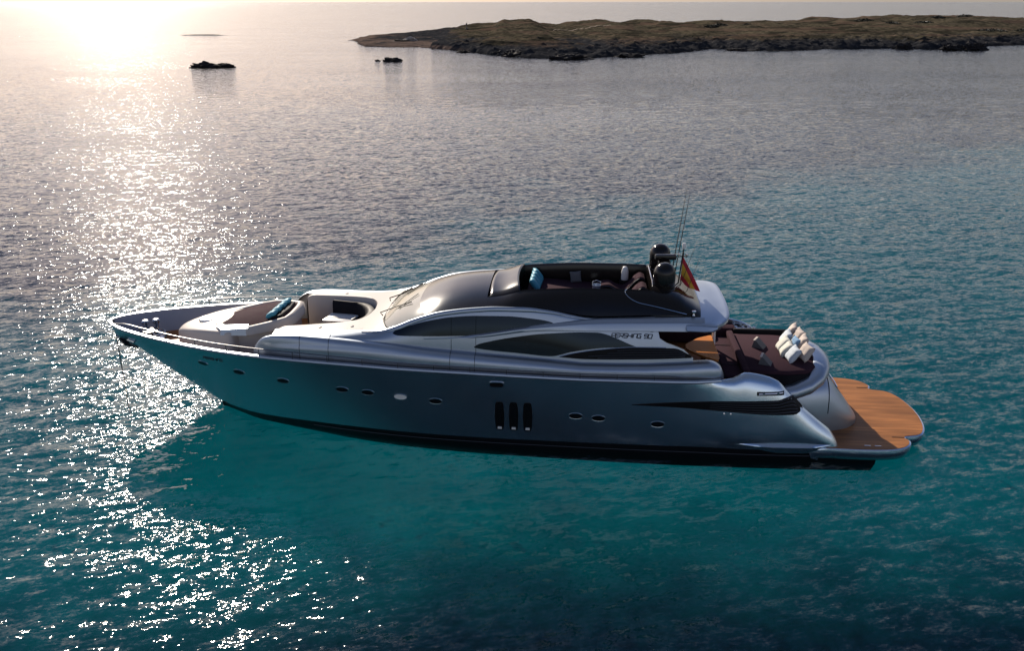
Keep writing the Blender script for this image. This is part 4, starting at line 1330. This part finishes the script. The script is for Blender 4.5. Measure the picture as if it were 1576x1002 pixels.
for a, b, r in (((19.90, .30, 5.0), (20.22, .30, 8.05), .014), ((19.98, .15, 5.0), (20.30, .15, 7.85), .014), ((20.15, -.15, 4.8), (20.62, -.15, 6.45), .007), ((20.35, -.35, 4.7), (20.72, -.35, 5.95), .007)):
    v0, v1 = Vector(a), Vector(b)
    MB().tube([v0, v0.lerp(v1, .2), v0.lerp(v1, .6), v1], [r * 1.5, r * 1.2, r, r * .6], 6).make('whip_antenna', M['darkmetal'], yacht)
MB().tube([(19.22, -1.15, 5.05), (19.18, -.85, 5.28), (19.16, -.4, 5.34), (19.16, .4, 5.34), (19.18, .85, 5.28), (19.22, 1.2, 5.05)], .022, 8).make('grab_rail', M['chrome'], yacht)

# ---- lettering
GL = {'P': [[(0, 0), (0, 1), (1, 1), (1, .42), (0, .42)]], 'E': [[(1, 1), (0, 1), (0, 0), (1, 0)], [(0, .5), (.85, .5)]],
      'R': [[(0, 0), (0, 1), (1, 1), (1, .42), (0, .42)], [(.45, .42), (1, 0)]], 'S': [[(1, 1), (0, 1), (0, .5), (1, .5), (1, 0), (0, 0)]],
      'H': [[(0, 0), (0, 1)], [(1, 0), (1, 1)], [(0, .5), (1, .5)]], 'I': [[(.15, 0), (.15, 1)]], 'N': [[(0, 0), (0, 1), (1, 1), (1, 0)]],
      'G': [[(1, 1), (0, 1), (0, 0), (1, 0), (1, .5), (.55, .5)]], '9': [[(0, 0), (1, 0), (1, 1), (0, 1), (0, .5), (1, .5)]], '0': [[(0, 0), (0, 1), (1, 1), (1, 0), (0, 0)]]}
def lettering(text, x0, x1, z0, h, yf, r, name):
    wds = [(.42 if c == 'I' else .8 if c == ' ' else 1.15) for c in text]
    sc = (x1 - x0) / sum(wds)
    mb = MB()
    x = x0
    for c, wd in zip(text, wds):
        for st in GL.get(c, []):
            pts = []
            for (a, b), (a2, b2) in zip(st[:-1], st[1:]):
                for k in range(3):
                    pts.append((a + (a2 - a) * k / 3, b + (b2 - b) * k / 3))
            pts.append(st[-1])
            P3 = []
            for a, b in pts:
                z = z0 + h * b
                xx = x + sc * (a + .26 * b)
                P3.append((xx, -yf(xx, z) - .008, z))
            mb.tube(P3, r, 4)
        x += sc * wd
    return mb.make(name, M['letter'], yacht, smooth=False)
lettering('PERSHING 90', 17.90, 19.16, 3.80, .12, wall_y, .016, 'name_lettering')
lettering('PERSHING', 4.56, 5.30, 2.555, .10, hull_y, .007, 'bow_lettering')

# ================================================================== LOOSE THINGS ON BOARD
def cushion_mesh(sx, sy, sz, seed, m, pinch=.22):
    rnd = random.Random(seed)
    n = 12
    bm = bmesh.new()
    top = {}
    for side in (1, -1):
        for i in range(n + 1):
            for j in range(n + 1):
                u, v = 2 * i / n - 1, 2 * j / n - 1
                edge = i in (0, n) or j in (0, n)
                if edge and side == -1:
                    top[(i, j, -1)] = top[(i, j, 1)]
                    continue
                f = (1 - u ** 4) * (1 - v ** 4)
                k = 1 - pinch * (1 - abs(u)) * 0 - .10 * ((1 - u * u) * (v * v) + (1 - v * v) * (u * u))
                wr = .05 * mnoise.noise(Vector((u * 2.2, v * 2.2, seed + side)))
                top[(i, j, side)] = bm.verts.new((u * sx / 2 * k, v * sy / 2 * k, side * sz / 2 * (f ** .5 + wr * f) + .012 * mnoise.noise(Vector((u * 3, v * 3, seed)))))
    for side in (1, -1):
        for i in range(n):
            for j in range(n):
                q = [top[(i, j, side)], top[(i + 1, j, side)], top[(i + 1, j + 1, side)], top[(i, j + 1, side)]]
                bm.faces.new(q if side == 1 else q[::-1])
    me = bpy.data.meshes.new('cushion')
    bm.to_mesh(me); bm.free()
    me.materials.append(m)
    me.polygons.foreach_set('use_smooth', [True] * len(me.polygons))
    return me
def cushion(lx, ly, lz, size, rot, m, seed, label, group, name='cushion', cat='cushion'):
    o = bpy.data.objects.new(name, cushion_mesh(*size, seed, m))
    COL.objects.link(o)
    o.location = W(lx, ly, lz)
    o.rotation_euler = (Matrix.Rotation(PSI, 3, 'Z') @ Matrix.Rotation(R(rot[2]), 3, 'Z') @ Matrix.Rotation(R(rot[1]), 3, 'Y') @ Matrix.Rotation(R(rot[0]), 3, 'X')).to_euler()
    tag(o, label, cat, group)
    return o
GA = 'scatter cushions on the aft sunpad'
SZ = (.58, .58, .24)
for k, (x, y, z, m, rot, l) in enumerate([
    (24.25, 1.12, 2.90, 'tan', (0, -62, -12), 'sand coloured cushion at the far end of the aft sunpad, standing tallest'),
    (23.97, .66, 2.84, 'paleblue', (4, -58, -6), 'pale blue cushion in the front row next to the far sand one'),
    (23.78, .18, 2.80, 'palegreen', (-3, -52, 4), 'sage white cushion in the middle of the front cushion row'),
    (23.80, -.24, 2.79, 'palegreen', (2, -50, -8), 'creamy cushion in the front row just before the small sky blue one'),
    (24.37, .62, 2.90, 'tan', (0, -66, 8), 'sand coloured cushion in the back row behind the pale blue one'),
    (24.14, .12, 2.86, 'skyblue', (6, -60, 10), 'small sky blue cushion wedged between the two cushion rows'),
    (23.90, -.72, 2.80, 'paleblue', (0, -54, 6), 'pale blue cushion at the port end of the front row'),
    (24.36, .05, 2.90, 'tan', (0, -64, -4), 'pinkish sand cushion in the middle of the back row'),
    (24.30, -.70, 2.87, 'tan', (2, -58, 14), 'plump sand cushion at the port aft corner of the sunpad'),
]):
    sz = (.44, .44, .18) if m == 'skyblue' else SZ
    cushion(x, y, z, sz, rot, M[m], k + 3, l, GA)
GB = 'teal pillows on the bow sunpad'
for k, l in enumerate(['teal pillow on the bow sunpad, end of the row nearest the port rail', 'teal pillow on the bow sunpad, second in the row from the port rail', 'teal pillow on the bow sunpad, third in the row from the port rail', 'teal pillow on the bow sunpad, end of the row nearest the far rail']):
    y = -.62 + .40 * k
    x = 6.52 + .10 * k * .3
    cushion(x, y, pz(x, y) + .16, (.38, .42, .18), (0, -28, 4 * (k % 2)), M['cyan'], 20 + k, l, GB, 'pillow', 'pillow')
GC = 'teal pillows in the roof well'
for k, l in enumerate(['teal pillow in the roof well, nearest the port rim of the stack', 'teal pillow in the roof well, second of the stack from the port rim', 'teal pillow in the roof well, third of the stack from the port rim', 'teal pillow in the roof well, farthest of the stack from the port rim']):
    y = -.10 + .36 * k
    cushion(15.40 + .02 * k, y, 4.80, (.50, .42, .20), (0, 52, 3 * k), M['cyan'], 30 + k, l, GC, 'pillow', 'pillow')
cushion(16.75, 1.12, 4.70, (.42, .42, .14), (70, 0, 20), M['greyfab'], 41, 'dark grey cushion on its corner against the far wall of the roof well', None)
# wedge backrests on the aft sunpad
for k, (x, y, rz, l) in enumerate([(23.05, .42, -28, 'dark grey wedge backrest on the aft sunpad, farther of two'), (22.98, -1.02, -20, 'dark grey wedge backrest on the aft sunpad, nearer the port edge')]):
    o = put('wedge_backrest', x, y, 2.58, l, 'backrest', 'wedge backrests on the aft sunpad', R(rz))
    mb = MB()
    mb.add([(-.2, -.19, 0), (.2, -.19, 0), (.2, .19, 0), (-.2, .19, 0), (-.14, -.18, .26), (-.10, -.18, .27), (-.10, .18, .27), (-.14, .18, .26)],
           [(0, 3, 2, 1), (4, 5, 6, 7), (0, 1, 5, 4), (1, 2, 6, 5), (2, 3, 7, 6), (3, 0, 4, 7)])
    mb.make('wedge', M['greyfab'], o, smooth=False)
    MB().box((-.14, 0, .265), (.07, .38, .02), bev=.006).make('piping', M['tan'], o)
# sun loungers in the roof well
def lounger(y, label):
    o = put('sun_lounger', 18.1, y, 4.28, label, 'sun lounger', 'wave shaped loungers in the roof well')
    prof = [(-.95, .14), (-.75, .22), (-.45, .40), (-.25, .42), (.0, .32), (.22, .26), (.42, .36), (.65, .62), (.82, .72), (.95, .66)]
    fx = pchip([p[0] for p in prof], [p[1] for p in prof])
    xs_ = lin(-.95, .95, 36)
    P = []
    for x in xs_:
        z = fx(x)
        P.append([(x, -.27, z - .07), (x, -.29, z - .035), (x, -.27, z), (x, .27, z), (x, .29, z - .035), (x, .27, z - .07)])
    mb = MB().grid(P, close_v=True)
    mb.f.append(tuple(range(6))); mb.f.append(tuple(len(mb.v) - 6 + k for k in range(6)))
    mb.make('mattress', M['burgundy'], o, smooth=50)
    MB().tube([(x, -.30, fx(x) - .05) for x in xs_], .022, 6).tube([(x, .30, fx(x) - .05) for x in xs_], .022, 6).make('frame', M['darkmetal'], o)
    for x in (-.8, .75):
        for yy in (-.26, .26):
            MB().tube([(x, yy, 0), (x, yy, fx(x) - .06)], .025, 6).make('leg', M['darkmetal'], o)
lounger(.62, 'burgundy wave shaped sun lounger along the far wall of the roof well')
lounger(-.42, 'burgundy wave shaped sun lounger nearest the port rim of the roof well')
o = put('lantern', 18.42, 1.02, 4.28, 'white bottle shaped lantern standing beside the roof loungers', 'lantern')
MB().box((0, 0, .20), (.34, .24, .40), bev=.02).make('stand', M['charcoal'], o)
MB().lathe([(0, .40), (.11, .40), (.125, .45), (.12, .70), (.085, .82), (.05, .86), (0, .87)], seg=18).make('shade', M['white'], o)
o = put('ice_bucket', 17.45, .20, 4.44, 'pale blue grey bucket at the foot of the roof loungers', 'bucket')
MB().lathe([(0, 0), (.11, 0), (.145, .28), (.155, .30), (.145, .30), (.105, .03), (0, .03)], seg=20).make('body', simple('pale_blue_metal', (.30, .36, .46), .35, .3), o)
MB().tube([(-.15, 0, .28), (-.13, 0, .40), (0, 0, .45), (.13, 0, .40), (.15, 0, .28)], .01, 6).make('handle', M['chrome'], o)

# anchor chain from the stem down into the water
o = put('anchor_chain', .52, 0, 0, 'thin dark anchor chain hanging straight down from the bow', 'chain')
mb = MB()
for k in range(46):
    z = 2.36 - k * .065
    c, s_ = (1, 0) if k % 2 else (0, 1)
    pts = [(c * .020 * math.cos(a), s_ * .020 * math.cos(a), z + .042 * math.sin(a)) for a in lin(0, 2 * math.pi, 9)]
    mb.tube(pts, .009, 5, cap=False)
mb.make('links', M['darkmetal'], o)

# flag on its staff at the light mast
o = put('flag', 20.16, -.06, 4.62, 'red and yellow striped flag hanging in folds behind the satellite domes', 'flag')
MB().tube([(0, 0, 0), (.06, 0, 1.36)], .014, 6).make('staff', M['darkmetal'], o)
def flag_pt(u, v):
    """u along the fly (0 hoist .. 1 tail), v down the hoist (0 top .. 1 bottom); the cloth sags"""
    hoist = Vector((.055 - .05 * v, 0, 1.22 - .78 * v))
    fly = Vector((.22 + .40 * (1 - v), -.05 - .10 * math.sin(v * 3), -1.02 + .85 * v - .15 * (1 - v)))
    p = hoist + fly * (u ** 1.05)
    p.y += .07 * math.sin(u * 7 + v * 5) * u - .02
    p.x += .04 * math.sin(v * 9 + u * 3) * u
    return p
for nm, v0, v1, m in (('red_band', 0, .27, 'red'), ('yellow_band', .27, .74, 'yellow'), ('red_band', .74, 1, 'red')):
    P = [[flag_pt(u, v) for v in lin(v0, v1, 7)] for u in lin(0, 1, 22)]
    MB().grid(P).make(nm, M[m], o, smooth='all')
